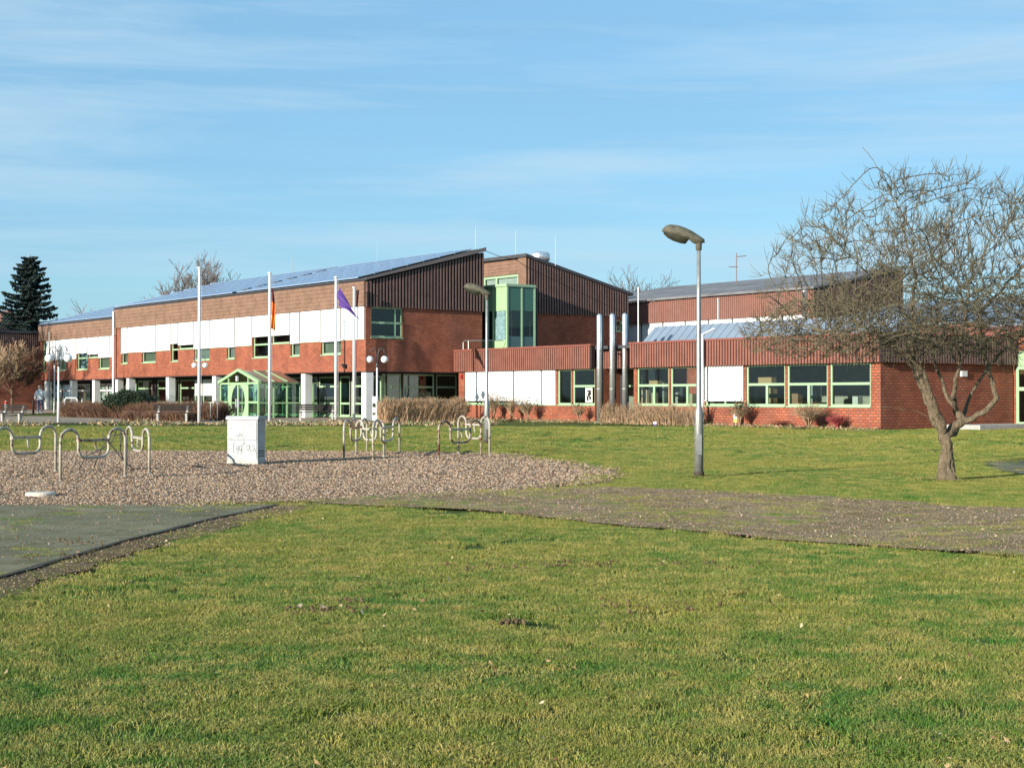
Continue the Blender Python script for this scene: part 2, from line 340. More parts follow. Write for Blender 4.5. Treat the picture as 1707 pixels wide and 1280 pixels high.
def blade_mat(name, ca, cb, cc):
    m = bpy.data.materials.new(name); m.use_nodes = True; nt = m.node_tree; p = nt.nodes['Principled BSDF']
    p.inputs['Roughness'].default_value = .6; p.inputs['Specular IOR Level'].default_value = .25
    g = N(nt, 'ShaderNodeNewGeometry'); oi = N(nt, 'ShaderNodeObjectInfo')
    n1 = N(nt, 'ShaderNodeTexNoise', _Scale=.24, _Detail=5, _Roughness=.6); n2 = N(nt, 'ShaderNodeTexNoise', _Scale=3.2, _Detail=5)
    nt.links.new(g.outputs['Position'], n1.inputs[0]); nt.links.new(g.outputs['Position'], n2.inputs[0])
    ad = N(nt, 'ShaderNodeMath', operation='MULTIPLY_ADD'); ad.inputs[1].default_value = .42; nt.links.new(oi.outputs['Random'], ad.inputs[0]); nt.links.new(n2.outputs[0], ad.inputs[2])
    r1 = N(nt, 'ShaderNodeMapRange'); r1.inputs[1].default_value = .40; r1.inputs[2].default_value = .60; nt.links.new(n1.outputs[0], r1.inputs[0])
    r2 = N(nt, 'ShaderNodeMapRange'); r2.inputs[1].default_value = .55; r2.inputs[2].default_value = 1.0; nt.links.new(ad.outputs[0], r2.inputs[0])
    m1 = N(nt, 'ShaderNodeMixRGB'); m1.inputs[1].default_value = (*ca, 1); m1.inputs[2].default_value = (*cb, 1); nt.links.new(r1.outputs[0], m1.inputs[0])
    m2 = N(nt, 'ShaderNodeMixRGB'); m2.inputs[2].default_value = (*cc, 1); nt.links.new(m1.outputs[0], m2.inputs[1]); nt.links.new(r2.outputs[0], m2.inputs[0])
    nt.links.new(m2.outputs[0], p.inputs['Base Color']); return m
BLADE = blade_mat('grass_blade', (.055, .155, .019), (.185, .208, .032), (.38, .31, .088))
def tufts():
    out = []
    for t in range(8):
        mb = MB()
        for b in range(85):
            a = random.uniform(0, 6.28); r = .12*math.sqrt(random.random()); x = r*math.cos(a); y = r*math.sin(a)
            hh = random.uniform(.005, .019); an = random.uniform(0, 6.28); wd = random.uniform(.0012, .0025)
            dx, dy = math.cos(an)*wd, math.sin(an)*wd; lx, ly = random.gauss(0, .024), random.gauss(0, .024)
            mb.quad((x-dx, y-dy, -.02), (x+dx, y+dy, -.02), (x+dx*.8+lx*.4, y+dy*.8+ly*.4, hh*.6), (x-dx*.8+lx*.4, y-dy*.8+ly*.4, hh*.6))
            mb.tri((x-dx*.8+lx*.4, y-dy*.8+ly*.4, hh*.6), (x+dx*.8+lx*.4, y+dy*.8+ly*.4, hh*.6), (x+lx, y+ly, hh))
        out.append(bpy.data.objects.new('grass_tuft', mb.mesh('grass_tuft', BLADE)))
    return out
def grass():
    P = []; S = []
    for y0, y1, den, sc_ in ((5.6, 12, 120, 1.0), (12, 20, 90, 1.15), (20, 32, 56, 1.35), (32, 46, 28, 1.7), (46, 66, 10, 2.3)):
        xm = .345*y1+1.0; n = int((y1-y0)*2*xm*den)
        X = rng.uniform(-xm, xm, n); Y = rng.uniform(y0, y1, n)
        for x, y in zip(X, Y):
            if abs(x) > .345*y+1.0: continue
            k = in_hard(x, y, .0)
            if k:
                q = noise2(x, y, .9, 9)
                if k == 'path':
                    lim = -.12 + .07*(x-0.0)
                    if not (q > lim and random.random() < .42) and not random.random() < .07: continue
                elif k == 'chip':
                    e = interp(CH_R, y)-x
                    if not (e < 1.0 and random.random() < .4*(1-e)): continue
                else:
                    if not (q > .22 and random.random() < .25): continue
            elif x < interp(AS_R, min(y, 22.9))+.6 and y < 23 and random.random() < .55: continue
            b = noise2(x, y, .45, 21)*.6+noise2(x, y, 1.7, 22)*.4
            if b > .32 and y > 9 and random.random() < .75: continue
            P.append((x, y, hz(y)-.006+(.020 if k else 0))); S.append((.7 if k else 1)*sc_*random.uniform(.75, 1.3)*(1.0+.35*noise2(x, y, .6, 13)))
    for cx, cy, rr, k, sc2 in ((3.74, 30.8, .22, 60, 2.6), (8.2, 29.65, .35, 90, 2.4), (-.8, 48.5, .25, 40, 2.6)):
        for i in range(k): a = random.uniform(0, 6.28); q = rr*random.uniform(.5, 1.3); P.append((cx+q*math.cos(a), cy+q*math.sin(a), hz(cy)-.006)); S.append(sc2*random.uniform(.6, 1.3))
    for i in range(150):                          # coarser clumps here and there
        y = 5.6+22*random.random()**1.5; x = random.uniform(-.34*y, .34*y)
        if in_hard(x, y): continue
        for j in range(5): P.append((x+random.gauss(0, .05), y+random.gauss(0, .05), hz(y)-.006)); S.append(random.uniform(1.2, 1.7))
    scatter('grass', P, rng.uniform(0, 6.28, len(P)), np.array(S), tufts())
grass()
def pebbles():
    CM = [mat('chip_pale', (.46, .34, .235), .9, var=.3), mat('chip_tan', (.36, .235, .145), .9, var=.3), mat('chip_brown', (.15, .085, .05), .9, var=.3), mat('chip_grey', (.24, .19, .145), .9, var=.3)]
    src = []
    for t in range(8):
        mb = MB(); n = 6; a0 = random.random()*6
        ring = [(math.cos(a0+6.283*i/n)*random.uniform(.7, 1.2), math.sin(a0+6.283*i/n)*random.uniform(.45, .8)) for i in range(n)]
        top = [(x*.6, y*.6, .55+random.uniform(-.15, .15)) for x, y in ring]
        for i in range(n):
            j = (i+1) % n; mb.quad((ring[i][0], ring[i][1], -.1), (ring[j][0], ring[j][1], -.1), top[j], top[i])
        i = len(mb.v); mb.v += top; mb.f.append(tuple(range(i, i+n))); mb.m.append(0)
        src.append(bpy.data.objects.new('chip', mb.mesh('chip', CM[t % 4])))
    P = []; S = []; T = []
    for y0, y1, den, s in ((22.6, 30, 300, .018), (30, 43.8, 170, .023)):
        n = int((y1-y0)*26*den*.8); X = rng.uniform(-15.5, 3.2, n); Y = rng.uniform(y0, y1, n)
        for x, y in zip(X, Y):
            if abs(x) > .345*y+.6: continue
            e = interp(CH_R, y)-x
            e += .5*noise2(x, y, .9, 31)
            if e < -.35 or (e < .6 and random.random() > .4+e): continue
            P.append((x, y, hz(y)+.010)); S.append(s*random.uniform(.5, 1.5))
    n = len(P); scatter('wood_chips', P, rng.uniform(0, 6.28, n), np.array(S), src, tilt=rng.normal(0, .35, (n, 2)))
    P = []; S = []
    n = 120000; X = rng.uniform(-9, 10, n); Y = rng.uniform(12.5, 27.3, n)
    for x, y in zip(X, Y):
        if abs(x) > .345*y+.5: continue
        k = in_hard(x, y, -.1)
        if k == 'path' and random.random() < .75 or (k == 'asph' and random.random() < .12) or (k is None and x < interp(AS_R, min(y, 22.9))+.7 and y < 23 and random.random() < .5):
            P.append((x, y, hz(y)+.017)); S.append(random.uniform(.004, .011)*(2.2 if random.random() < .03 else 1))
    n = len(P); scatter('path_gravel', P, rng.uniform(0, 6.28, n), np.array(S), [s.copy() for s in src[1:]], tilt=rng.normal(0, .3, (n, 2)))
pebbles()
def leaf_sources():
    LM = [mat('dead_leaf_tan', (.40, .27, .13), .8, var=.3), mat('dead_leaf_brown', (.20, .10, .05), .8, var=.3), mat('weed_leaf', (.16, .20, .06), .7, var=.3), mat('dead_leaf_pale', (.5, .40, .25), .8)]
    out = []
    for t in range(8):
        mb = MB(); c = random.uniform(.1, .5)
        mb.quad((-1, 0, c*.6), (0, -.5, 0), (1, 0, c), (0, 0, .12)); mb.quad((-1, 0, c*.6), (0, 0, .12), (1, 0, c), (0, .5, .2))
        out.append(bpy.data.objects.new('fallen_leaf', mb.mesh('fallen_leaf', LM[t % 4])))
    return out
def leaves():
    src = leaf_sources()
    P = []; S = []
    for i in range(16000):                       # border of dry leaves and weeds at the far edge of the lawn
        y = rng.normal(69.6, 1.1); x = rng.uniform(-24, 1.0)
        if noise2(x, y, .5, 5) < -.15: continue
        P.append((x, y, hz(y)+abs(rng.normal(0, .10))*(.6+noise2(x, y, .6, 8)))); S.append(random.uniform(.03, .08))
    for i in range(9000):                        # foot of the low building
        s = rng.uniform(.5, 29); n_ = 5.85-abs(rng.normal(.5, .45)); x, y = -7.61+.5991*s+.8007*n_, 80-.8007*s+.5991*n_
        P.append((x, y, hz(y)+abs(rng.normal(0, .05)))); S.append(random.uniform(.02, .06))
    n = len(P); scatter('leaf_litter', P, rng.uniform(0, 6.28, n), np.array(S), src, tilt=rng.normal(0, .7, (n, 2)))
    P = []; S = []
    for i in range(420):
        y = rng.uniform(6, 34); x = rng.uniform(-.34*y, .34*y)
        P.append((x, y, hz(y)+.03)); S.append(random.uniform(.010, .026))
    for cx, cy, k in ((0.1, 6.9+2.2, 10), (-1.3, 11.6, 12), (1.9, 6.9, 8), (-4.2, 27, 20), (8.2, 29.6, 40)):
        for i in range(k): P.append((cx+rng.normal(0, .25), cy+rng.normal(0, .25), hz(cy)+.03)); S.append(random.uniform(.015, .035))
    n = len(P); scatter('scattered_leaves', P, rng.uniform(0, 6.28, n), np.array(S), [s.copy() for s in src], tilt=rng.normal(0, .5, (n, 2)))
leaves()
def mounds():
    P = []
    def W(px, py): y = EYE*F/(py-HY); return (px-CX)/F*y, y
    for px, py, r, k in ((850, 1037, .06, 26), (545, 1017, .16, 30), (585, 1002, .10, 14), (930, 940, .3, 45), (820, 945, .3, 30), (1090, 1010, .3, 24), (1150, 940, .3, 24), (160, 905, .35, 60), (90, 930, .4, 60)):
        x, y = W(px, py)
        for i in range(k):
            P.append((x+rng.normal(0, r), y+rng.normal(0, r*.6), .004+abs(rng.normal(0, .008))))
    mb = MB(); mb.ball((0, 0, 0), 1, 7, 5)
    src = []
    for t in range(4):
        b2 = MB(); b2.v = [tuple(c*random.uniform(.7, 1.2) for c in v) for v in mb.v]; b2.f = mb.f; b2.m = mb.m
        src.append(bpy.data.objects.new('soil_clod', b2.mesh('soil_clod', SOIL)))
    n = len(P); scatter('soil_clods', P, rng.uniform(0, 6.28, n), rng.uniform(.006, .020, n), src)
mounds()

# ------------------------------------------------------------------ school building frame
AX, AY = -7.61, 80.0
RX, RY = .5991, -.8007; VX, VY = .8007, .5991
ROT = math.atan2(RY, RX)
def S(px, n): q = (px-CX)/F; return (q*AY-AX+n*(VY*q-VX))/(RX-RY*q)
def NN(px, s): q = (px-CX)/F; return (q*(AY+RY*s)-(AX+RX*s))/(VX-VY*q)
def XY(s, n): return AX+RX*s+VX*n, AY+RY*s+VY*n
def ZP(py, s, n): return EYE+(HY-py)/F*XY(s, n)[1]
class Fr:
    def __init__(f, name, s0, n0, **k):
        x, y = XY(s0, n0); f.s0, f.n0, f.z0 = s0, n0, hz(y); f.e = empty(name, (x, y, f.z0), ROT, **k)
    def put(f, mb, name, m, parent=None, smooth=False, **k):
        mb.v = [(v[0]-f.s0, v[1]-f.n0, v[2]-f.z0) for v in mb.v]
        return mb.build(name, m, parent or f.e, smooth, **k)
def wall(fr, name, m, axis, a0, a1, z0, z1, pos, th, holes=(), parent=None, **k):
    """wall in the plane axis 'f' (along s, at n=pos, inward +n) or 'g' (along n, at s=pos, inward -s)"""
    mb = MB()
    P = (lambda a, d, z: (a, pos+d, z)) if axis == 'f' else (lambda a, d, z: (pos-d, a, z))
    A = sorted({a0, a1} | {min(max(h[i], a0), a1) for h in holes for i in (0, 1)}); Z = sorted({z0, z1} | {min(max(h[i], z0), z1) for h in holes for i in (2, 3)})
    def solid(i, j):
        if i < 0 or j < 0 or i >= len(A)-1 or j >= len(Z)-1: return False
        ac, zc = (A[i]+A[i+1])/2, (Z[j]+Z[j+1])/2
        return not any(h[0] < ac < h[1] and h[2] < zc < h[3] for h in holes)
    for i in range(len(A)-1):
        for j in range(len(Z)-1):
            if not solid(i, j): continue
            a, b, c, d = A[i], A[i+1], Z[j], Z[j+1]
            mb.quad(P(a, 0, c), P(b, 0, c), P(b, 0, d), P(a, 0, d)); mb.quad(P(b, th, c), P(a, th, c), P(a, th, d), P(b, th, d))
            if not solid(i-1, j): mb.quad(P(a, th, c), P(a, 0, c), P(a, 0, d), P(a, th, d))
            if not solid(i+1, j): mb.quad(P(b, 0, c), P(b, th, c), P(b, th, d), P(b, 0, d))
            if not solid(i, j-1): mb.quad(P(a, th, c), P(b, th, c), P(b, 0, c), P(a, 0, c))
            if not solid(i, j+1): mb.quad(P(a, 0, d), P(b, 0, d), P(b, th, d), P(a, th, d))
    return fr.put(mb, name, m, parent, **k)
def window(fr, axis, a0, a1, z0, z1, pos, rails=(), mulls=(), lowm=(), blind=None, curtain=None, inset=.10, fw=.07, glass=None, fm=None, name='window', proud=.04, bmat=None):
    mb = MB(); fd = .06
    def B(mb, a, b, c, d, e, f_):
        if axis == 'f': mb.box(a, b, pos+c, pos+d, e, f_)
        else: mb.box(pos-c, pos-d, a, b, e, f_)
    B(mb, a0, a0+fw, inset, inset+fd, z0, z1); B(mb, a1-fw, a1, inset, inset+fd, z0, z1)
    B(mb, a0+fw, a1-fw, inset, inset+fd, z0, z0+fw); B(mb, a0+fw, a1-fw, inset, inset+fd, z1-fw, z1)
    zs = [z0+fw]
    for r in rails: B(mb, a0+fw, a1-fw, inset-.005, inset+fd, r-fw*.6, r+fw*.6)
    for x in mulls: B(mb, x-fw*.5, x+fw*.5, inset-.01, inset+fd, z0+fw, z1-fw)
    for x in lowm: B(mb, x-fw*.7, x+fw*.7, inset-.01, inset+fd, z0+fw, rails[0]-fw*.6)
    B(mb, a0-.02, a1+.02, -.05, inset-.012, z0-.05, z0-.003)      # sill
    wo_ = fr.put(mb, name, fm or GREEN)
    g = MB(); B(g, a0+fw*.5, a1-fw*.5, inset+.025, inset+.035, z0+fw*.5, z1-fw*.5); fr.put(g, 'pane', glass or GLASS, wo_)
    if blind is not None:
        b = MB(); B(b, a0+.03, a1-.03, -proud, -proud+.03, blind, z1-.005); B(b, a0+.02, a1-.02, -proud-.012, -proud+.04, blind-.05, blind-.002)
        nsl = int((z1-blind)/.16)
        fr.put(b, 'blind', bmat or WHITE, wo_)
        b = MB(); B(b, a0-.045, a0+.022, -proud-.01, -.004, blind, z1-.005); fr.put(b, 'guide_rail', mat('rail_dark', (.05, .045, .04), .6), wo_)
    if curtain:
        c = MB(); nf = max(2, int((a1-a0)/.09)); dd = inset+.14
        for i in range(nf):
            xa, xb = a0+(a1-a0)*i/nf, a0+(a1-a0)*(i+1)/nf; o1, o2 = (0, .03) if i % 2 else (.03, 0)
            if axis == 'f': c.quad((xa, pos+dd+o1, z0), (xb, pos+dd+o2, z0), (xb, pos+dd+o2, z1), (xa, pos+dd+o1, z1))
            else: c.quad((pos-dd-o1, xa, z0), (pos-dd-o2, xb, z0), (pos-dd-o2, xb, z1), (pos-dd-o1, xa, z1))
        fr.put(c, 'curtain', curtain, wo_)
    return wo_
def slats(fr, name, m, axis, a0, a1, pos, zb, zt, pitch=.13, duty=.55, d=.045, **k):
    """vertical battens: zb, zt may be functions of a; proud of pos by d"""
    mb = MB(); n = int(round((a1-a0)/pitch))
    fb = zb if callable(zb) else (lambda a: zb); ft = zt if callable(zt) else (lambda a: zt)
    for i in range(n):
        a = a0+(i+.5*(1-duty))*pitch; b = a+pitch*duty
        if axis == 'f': mb.prism([(a, fb(a)), (b, fb(b)), (b, ft(b)), (a, ft(a))], lambda x, z, dd: (x, pos-dd, z), 0.002, d)
        else: mb.prism([(a, fb(a)), (b, fb(b)), (b, ft(b)), (a, ft(a))], lambda x, z, dd: (pos+dd, x, z), 0.002, d)
    return fr.put(mb, name, m, kind='stuff', **k)
def courses(fr, name, m, a0, a1, pos, zb, zt, nrow=5, **k):
    """lapped horizontal shingle courses on a fascia facing the court"""
    mb = MB(); hh = (zt-zb)/nrow
    for r in range(nrow):
        z = zb+hh*r; x = a0-(r % 2)*.3
        while x < a1:
            xa, xb = max(a0, x+.004), min(a1, x+.6-.004); j = random.uniform(0, .012)
            if xb > xa+.01:
                mb.prism([(z, .035+j), (z+hh-.004, .010+j*.3), (z+hh-.004, 0), (z, 0)], lambda zz, dd, xx: (xx, pos-dd, zz), xa, xb)
            x += .6
    return fr.put(mb, name, m, kind='stuff', **k)

# ---- wing with the purple-flag corner (two storeys, monopitch roof with solar panels)
Z_US, Z_LS, Z_SS, Z_HD, Z_FT = 2.96, 3.90, 4.66, 6.34, 7.67
GD = 7.45; sL = S(193, 0)
WB = Fr('school_wing', 0, 0, label='two-storey orange brick school wing with solar panels, ribbed brown gable and flagpoles in front', cat='school building')
WINDOWS_B = [  # px0, px1, tall, blind z (abs) , curtain
 (202, 213, 1, Z_SS-.02), (213, 236, 0, None), (236, 260, 1, Z_SS-.02), (260, 284.6, 0, None),
 (284.6, 297, 1, Z_SS+.42), (297, 323, 0, Z_SS+.30), (323, 349.6, 1, Z_SS+.0), (349.6, 377.6, 0, None),
 (377.6, 391.6, 1, Z_SS-.02), (391.6, 420.5, 0, None), (420.5, 452, 1, 5.16), (452, 484, 0, 5.16),
 (484, 500, 1, Z_SS-.02), (500, 534.5, 0, None), (534.5, 569, 1, Z_SS-.02), (569, 597.5, 0, None), (597.5, 608.6, 0, None)]
holes = []; specs = []
for p0, p1, tall, bl in WINDOWS_B:
    a, b = S(p0, 0)+.03, S(p1, 0)-.03; z0 = Z_LS if tall else Z_SS
    holes.append((a, b, z0, Z_HD)); specs.append((a, b, z0, tall, bl))
wall(WB, 'front_wall', BRICK, 'f', sL, -.002, Z_US, Z_FT-.02, 0, .3, holes)
for a, b, z0, tall, bl in specs:
    if tall: window(WB, 'f', a, b, z0, Z_HD, 0, rails=(Z_SS,), blind=bl, curtain=CURT if bl is None or bl <= Z_SS+.01 else None, fw=.08 if b-a > 1 else .06)
    else: window(WB, 'f', a, b, z0, Z_HD, 0, blind=(z0+.03 if bl is None else bl))
# fascia above the front windows
mb = MB(); mb.box(sL-.05, .06, -.10, -.004, Z_HD+.01, Z_FT); WB.put(mb, 'fascia_board', SHING)
courses(WB, 'fascia_shingles', SHING, sL-.05, .02, -.102, Z_HD+.01, Z_FT-.02, 6)
mb = MB(); mb.box(sL-.06, .10, -.14, -.02, Z_FT-.03, Z_FT+.035); WB.put(mb, 'gutter_edge', BLACK)
# gable wall and ribbed cladding
PK = 9.62
def roofz(n): return Z_FT+.05+(PK-Z_FT-.05)*(n/GD)
wn0, wn1 = .14, NN(672, 0)
wall(WB, 'gable_wall', BRICK, 'g', .302, GD, Z_US, Z_FT-.1, 0, .3, [(.31, wn1, 4.73, 6.33)])
mb = MB(); mb.prism([(.302, Z_FT-.098), (GD, Z_FT-.098), (GD, PK-.1), (.302, roofz(.3)-.1)], lambda a, z, d: (-d, a, z), 0, .3); WB.put(mb, 'gable_backing', SLATB)
mb = MB(); mb.prism([(-.1, 6.33), (GD+.02, 6.33), (GD+.02, PK-.08), (-.1, roofz(-.1)-.09)], lambda a, z, d: (d, a, z), .004, .05); WB.put(mb, 'cladding_board', SLATB)
slats(WB, 'ribbed_cladding', SLATD, 'g', -.08, GD, .05, 6.30, lambda a: roofz(a)-.12, .20, .42, .10)
window(WB, 'g', .31, wn1, 4.73, 6.33, 0, rails=(5.5,), mulls=(wn1-.45,), fw=.09, glass=GLASS)
# corner glazing post, roof slab
mb = MB(); mb.prism([(-.12, Z_FT+.04), (GD+.08, PK+.07), (GD+.08, PK+.15), (-.12, Z_FT+.10)], lambda n, z, s: (s, n, z), sL-.1, .22); WB.put(mb, 'roof', ROOFD)
mb = MB(); mb.prism([(-.16, Z_FT+.0), (GD+.10, PK-.02), (GD+.10, PK+.20), (-.16, Z_FT+.13)], lambda n, z, s: (s, n, z), .222, .26); WB.put(mb, 'verge_trim', mat('verge_grey', (.16, .13, .12), .6))
wall(WB, 'back_wall', SLATB, 'f', sL, -.302, Z_US, PK-.06, GD-.25, .24)
wall(WB, 'end_wall', BRICK, 'g', .302, GD-.26, Z_US, Z_FT-.1, sL+.3, .3)
mb = MB(); mb.box(sL, -.31, .31, GD-.26, Z_US, Z_US+.2); mb.box(sL, .0, -.0, .3, Z_US-.06, Z_US-.002); mb.box(-.3, .0, .302, GD-.26, Z_US-.06, Z_US-.002); WB.put(mb, 'soffit', SLATB)
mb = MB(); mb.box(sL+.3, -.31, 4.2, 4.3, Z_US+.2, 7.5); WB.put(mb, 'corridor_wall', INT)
# solar panels, one object each
pm = MB(); pm.cm = 0; pm.box(0, 1.63, 0, .98, 0, .03); pm.cm = 1
for a, b, c, d in ((-.008, 1.638, -.010, -.002), (-.008, 1.638, .982, .990), (-.008, -.002, -.002, .982), (1.632, 1.638, -.002, .982)): pm.box(a, b, c, d, -.005, .036)
PAN = pm.mesh('solar_panel', [SOLAR, ALU])
def panels(fr, sa, sb, rows, n_at, z_at, ang):
    cols = int((sb-sa)/1.66)
    for c in range(cols):
        for r in range(rows):
            o = bpy.data.objects.new('solar_panel', PAN); COL.objects.link(o); o.parent = fr.e
            t = .15+r*1.06
            o.location = (sb-(c+1)*1.66-fr.s0, n_at+t*math.cos(ang)-fr.n0, z_at+t*math.sin(ang)-fr.z0); o.rotation_euler = (ang, 0, 0)
ang = math.atan2(PK-Z_FT, GD)
RAILM = mat('panel_rail', (.22, .30, .42), .5)
def rails(fr, sa, sb, rows, n_at, z_at, ang):
    for r_ in range(rows+1):
        t = .15+r_*1.06-.04; mb = MB(); ca, sn = math.cos(ang), math.sin(ang)
        mb.prism([(n_at+(t-.035)*ca, z_at+(t-.035)*sn), (n_at+(t+.035)*ca, z_at+(t+.035)*sn), (n_at+(t+.035)*ca, z_at+(t+.035)*sn+.07), (n_at+(t-.035)*ca, z_at+(t-.035)*sn+.07)], lambda n, z, s: (s, n, z), sa, sb)
        fr.put(mb, 'panel_rail', RAILM)
rails(WB, sL+.2, -15.0, 7, -.25, Z_FT+.13, ang); rails(WB, -14.4, -.5, 7, -.25, Z_FT+.13, ang)
panels(WB, sL+.2, -15.0, 7, -.25, Z_FT+.15, ang); panels(WB, -14.4, -.5, 7, -.25, Z_FT+.15, ang)
# ground floor: columns, recessed glazed wall
for s_ in (-.45, -6.9, -12.6, -18.05, -24.85, -31.3):
    mb = MB(); mb.box(s_, s_+.45, .02, .47, .0, Z_US-.07); WB.put(mb, 'column', COLW)
RN = 1.7; gz0 = .55
def gwin(px0, px1, **k):
    return S(px0, RN), S(px1, RN), k
def ov(a, b): return (a, b, gz0, 2.75)
gl = [gwin(209, 226), gwin(229, 253), gwin(262, 285), gwin(290, 298), gwin(300, 324), gwin(325, 337, blind=1), gwin(338, 366, blind=1), gwin(368, 440), gwin(442, 500),
      gwin(512, 529), gwin(531, 564), gwin(566, 583), gwin(585, 614), gwin(616, 634)]
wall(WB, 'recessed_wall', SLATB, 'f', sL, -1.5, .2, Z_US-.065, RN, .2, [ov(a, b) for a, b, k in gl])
for a, b, k in gl:
    wide = b-a > 1.2
    window(WB, 'f', a, b, gz0, 2.75, RN, rails=(2.2, 1.25) if wide else (1.25,), fw=.085, inset=.03, blind=1.75 if k.get('blind') else None, proud=.02, mulls=((a+b)/2,) if b-a > 3 else ())
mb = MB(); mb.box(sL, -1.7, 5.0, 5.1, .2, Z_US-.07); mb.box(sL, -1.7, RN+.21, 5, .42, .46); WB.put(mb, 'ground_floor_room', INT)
# gable ground floor recess
SG = -1.5
gg = [(NN(p0, SG), NN(p1, SG)) for p0, p1 in ((637, 643), (645, 669), (672, 724), (727, 762))]
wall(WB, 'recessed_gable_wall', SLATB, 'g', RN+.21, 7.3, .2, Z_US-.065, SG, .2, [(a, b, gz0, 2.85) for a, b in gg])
for a, b in gg: window(WB, 'g', a, b, gz0, 2.85, SG, rails=(2.15,), fw=.09, inset=.03, glass=GLASSG)
for k, (nn, cc) in enumerate(((3.0, (.10, .03, .06)), (3.35, (.07, .05, .06)))):
    mb = MB(); mb.box(SG-.6, SG-.55, nn-.12, nn+.12, .6, 2.7); WB.put(mb, 'banner', mat('banner%d' % k, cc, .8))
# small wall fittings on the brick
mb = MB(); mb.box(S(576, 0), S(579, 0), -.18, -.003, 3.14, 3.34); mb.box(S(572.5, 0), S(574, 0), -.12, -.003, 3.25, 3.36); WB.put(mb, 'wall_camera', BLACK)
mb = MB(); mb.box(S(593.3, 0), S(594.6, 0), -.05, -.003, 3.05, 4.5); WB.put(mb, 'red_pipe', RED)
mb = MB(); sd = S(190.5, -.15); mb.tube([(sd, -.22, .4), (sd, -.22, Z_FT-.15)], .085, 8); WB.put(mb, 'downpipe', WPOLE)

# ---- lower far wing
WA = Fr('school_wing', S(188, .6), .6, label='far left two-storey brick wing with slightly lower roof and blinds, tree shadow on it', cat='school building')
NA = .6; sAl, sAr = S(66, NA), sL-.12
hA, sA_, lA, uA, tA = 5.94, 4.47, 3.62, 2.90, 7.13
wp = [(70.5, 77, 1, None), (77, 93, 0, None), (93, 110.5, 1, sA_), (110.5, 128, 0, None), (128, 146, 1, sA_+.40), (146, 164, 0, sA_+.28), (164, 183, 1, sA_), (183, 187.6, 0, None)]
holes = []; sp = []
for p0, p1, tall, bl in wp:
    a, b = S(p0, NA)+.04, S(p1, NA)-.04; z0 = lA if tall else sA_; holes.append((a, b, z0, hA)); sp.append((a, b, z0, tall, bl))
wall(WA, 'front_wall', BRICK, 'f', sAl, sAr, uA, tA-.02, NA, .3, holes)
for i, (a, b, z0, tall, bl) in enumerate(sp):
    if tall: window(WA, 'f', a, b, z0, hA, NA, rails=(sA_,), blind=bl if bl else None, curtain=CURT if not bl or bl == sA_ else None, fw=.09)
    else: window(WA, 'f', a, b, z0, hA, NA, blind=(z0+.03 if bl is None else bl))
mb = MB(); mb.box(sAl, sAr, NA-.10, NA-.004, hA+.01, tA); WA.put(mb, 'fascia_board', SHING)
courses(WA, 'fascia_shingles', SHING, sAl, sAr, NA-.102, hA+.01, tA-.02, 5)
mb = MB(); mb.box(sAl, sAr, NA-.14, NA-.02, tA-.03, tA+.035); WA.put(mb, 'gutter_edge', BLACK)
mb = MB(); mb.prism([(NA-.14, tA+.04), (NA+GD, tA+1.95), (NA+GD, tA+2.03), (NA-.14, tA+.10)], lambda n, z, s: (s, n, z), sAl, sAr-.01); WA.put(mb, 'roof', ROOFD)
rails(WA, sAl+.4, sAr-.2, 6, NA-.22, tA+.13, ang)
panels(WA, sAl+.4, sAr-.2, 6, NA-.22, tA+.15, ang)
for p in (75.5, 118, 155.5, 194): a = S(p, NA)-.2; mb = MB(); mb.box(a, a+.42, NA, NA+.42, 0, uA-.07); WA.put(mb, 'column', COLW)
gA = [(S(p0, NA+RN), S(p1, NA+RN)) for p0, p1 in ((90, 102), (104, 126), (127, 150), (153, 163), (165, 176), (177, 190))]
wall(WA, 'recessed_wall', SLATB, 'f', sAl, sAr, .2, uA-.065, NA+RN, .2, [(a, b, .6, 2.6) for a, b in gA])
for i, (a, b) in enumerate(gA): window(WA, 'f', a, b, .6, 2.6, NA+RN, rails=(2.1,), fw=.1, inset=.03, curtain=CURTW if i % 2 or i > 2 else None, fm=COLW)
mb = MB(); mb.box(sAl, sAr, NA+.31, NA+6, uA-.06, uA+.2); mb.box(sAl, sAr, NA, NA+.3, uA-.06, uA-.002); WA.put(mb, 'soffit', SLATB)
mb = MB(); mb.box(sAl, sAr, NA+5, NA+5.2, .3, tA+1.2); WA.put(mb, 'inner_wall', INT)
mb = MB(); sd = S(63.5, -.4); mb.tube([(sd+.5, .3, .5), (sd+.5, .3, 6.6)], .07, 8); WA.put(mb, 'downpipe', GALV)

# ---- projecting block at the left edge
WC = Fr('school_wing', sAl-.05, -6, label='dark shaded brick block jutting forward at the left edge behind the bare bush', cat='school building')
sC = sAl-.02
wall(WC, 'side_wall', BRICK, 'g', -14, .9, .3, 5.1, sC, .3, [(-3.2, -1.0, 3.9, 5.0)])
window(WC, 'g', -3.2, -1.0, 3.9, 5.0, sC, mulls=(-2.1,), glass=GLASSG)
mb = MB(); mb.box(sC+.004, sC+.05, -14, .9, 5.1, 6.55); WC.put(mb, 'fascia_board', SLATB)
slats(WC, 'ribbed_cladding', SLATD, 'g', -14, .9, sC+.05, 5.08, 6.5, .16, .5, .06)
mb = MB(); mb.box(sC-14, sC+.2, -14.2, 8, 6.56, 6.75); WC.put(mb, 'roof', ROOFD)
wall(WC, 'front_wall', BRICK, 'f', sC-14, sC-.302, .3, 6.5, -14, .3)
mb = MB(); mb.prism([(-9, 5.35), (-1.2, 5.55), (-1.2, 5.7), (-9, 5.5)], lambda n, z, s: (s, n, z), sC+.13, sC+1.3); WC.put(mb, 'canopy', mat('canopy_maroon', (.12, .03, .04), .6))

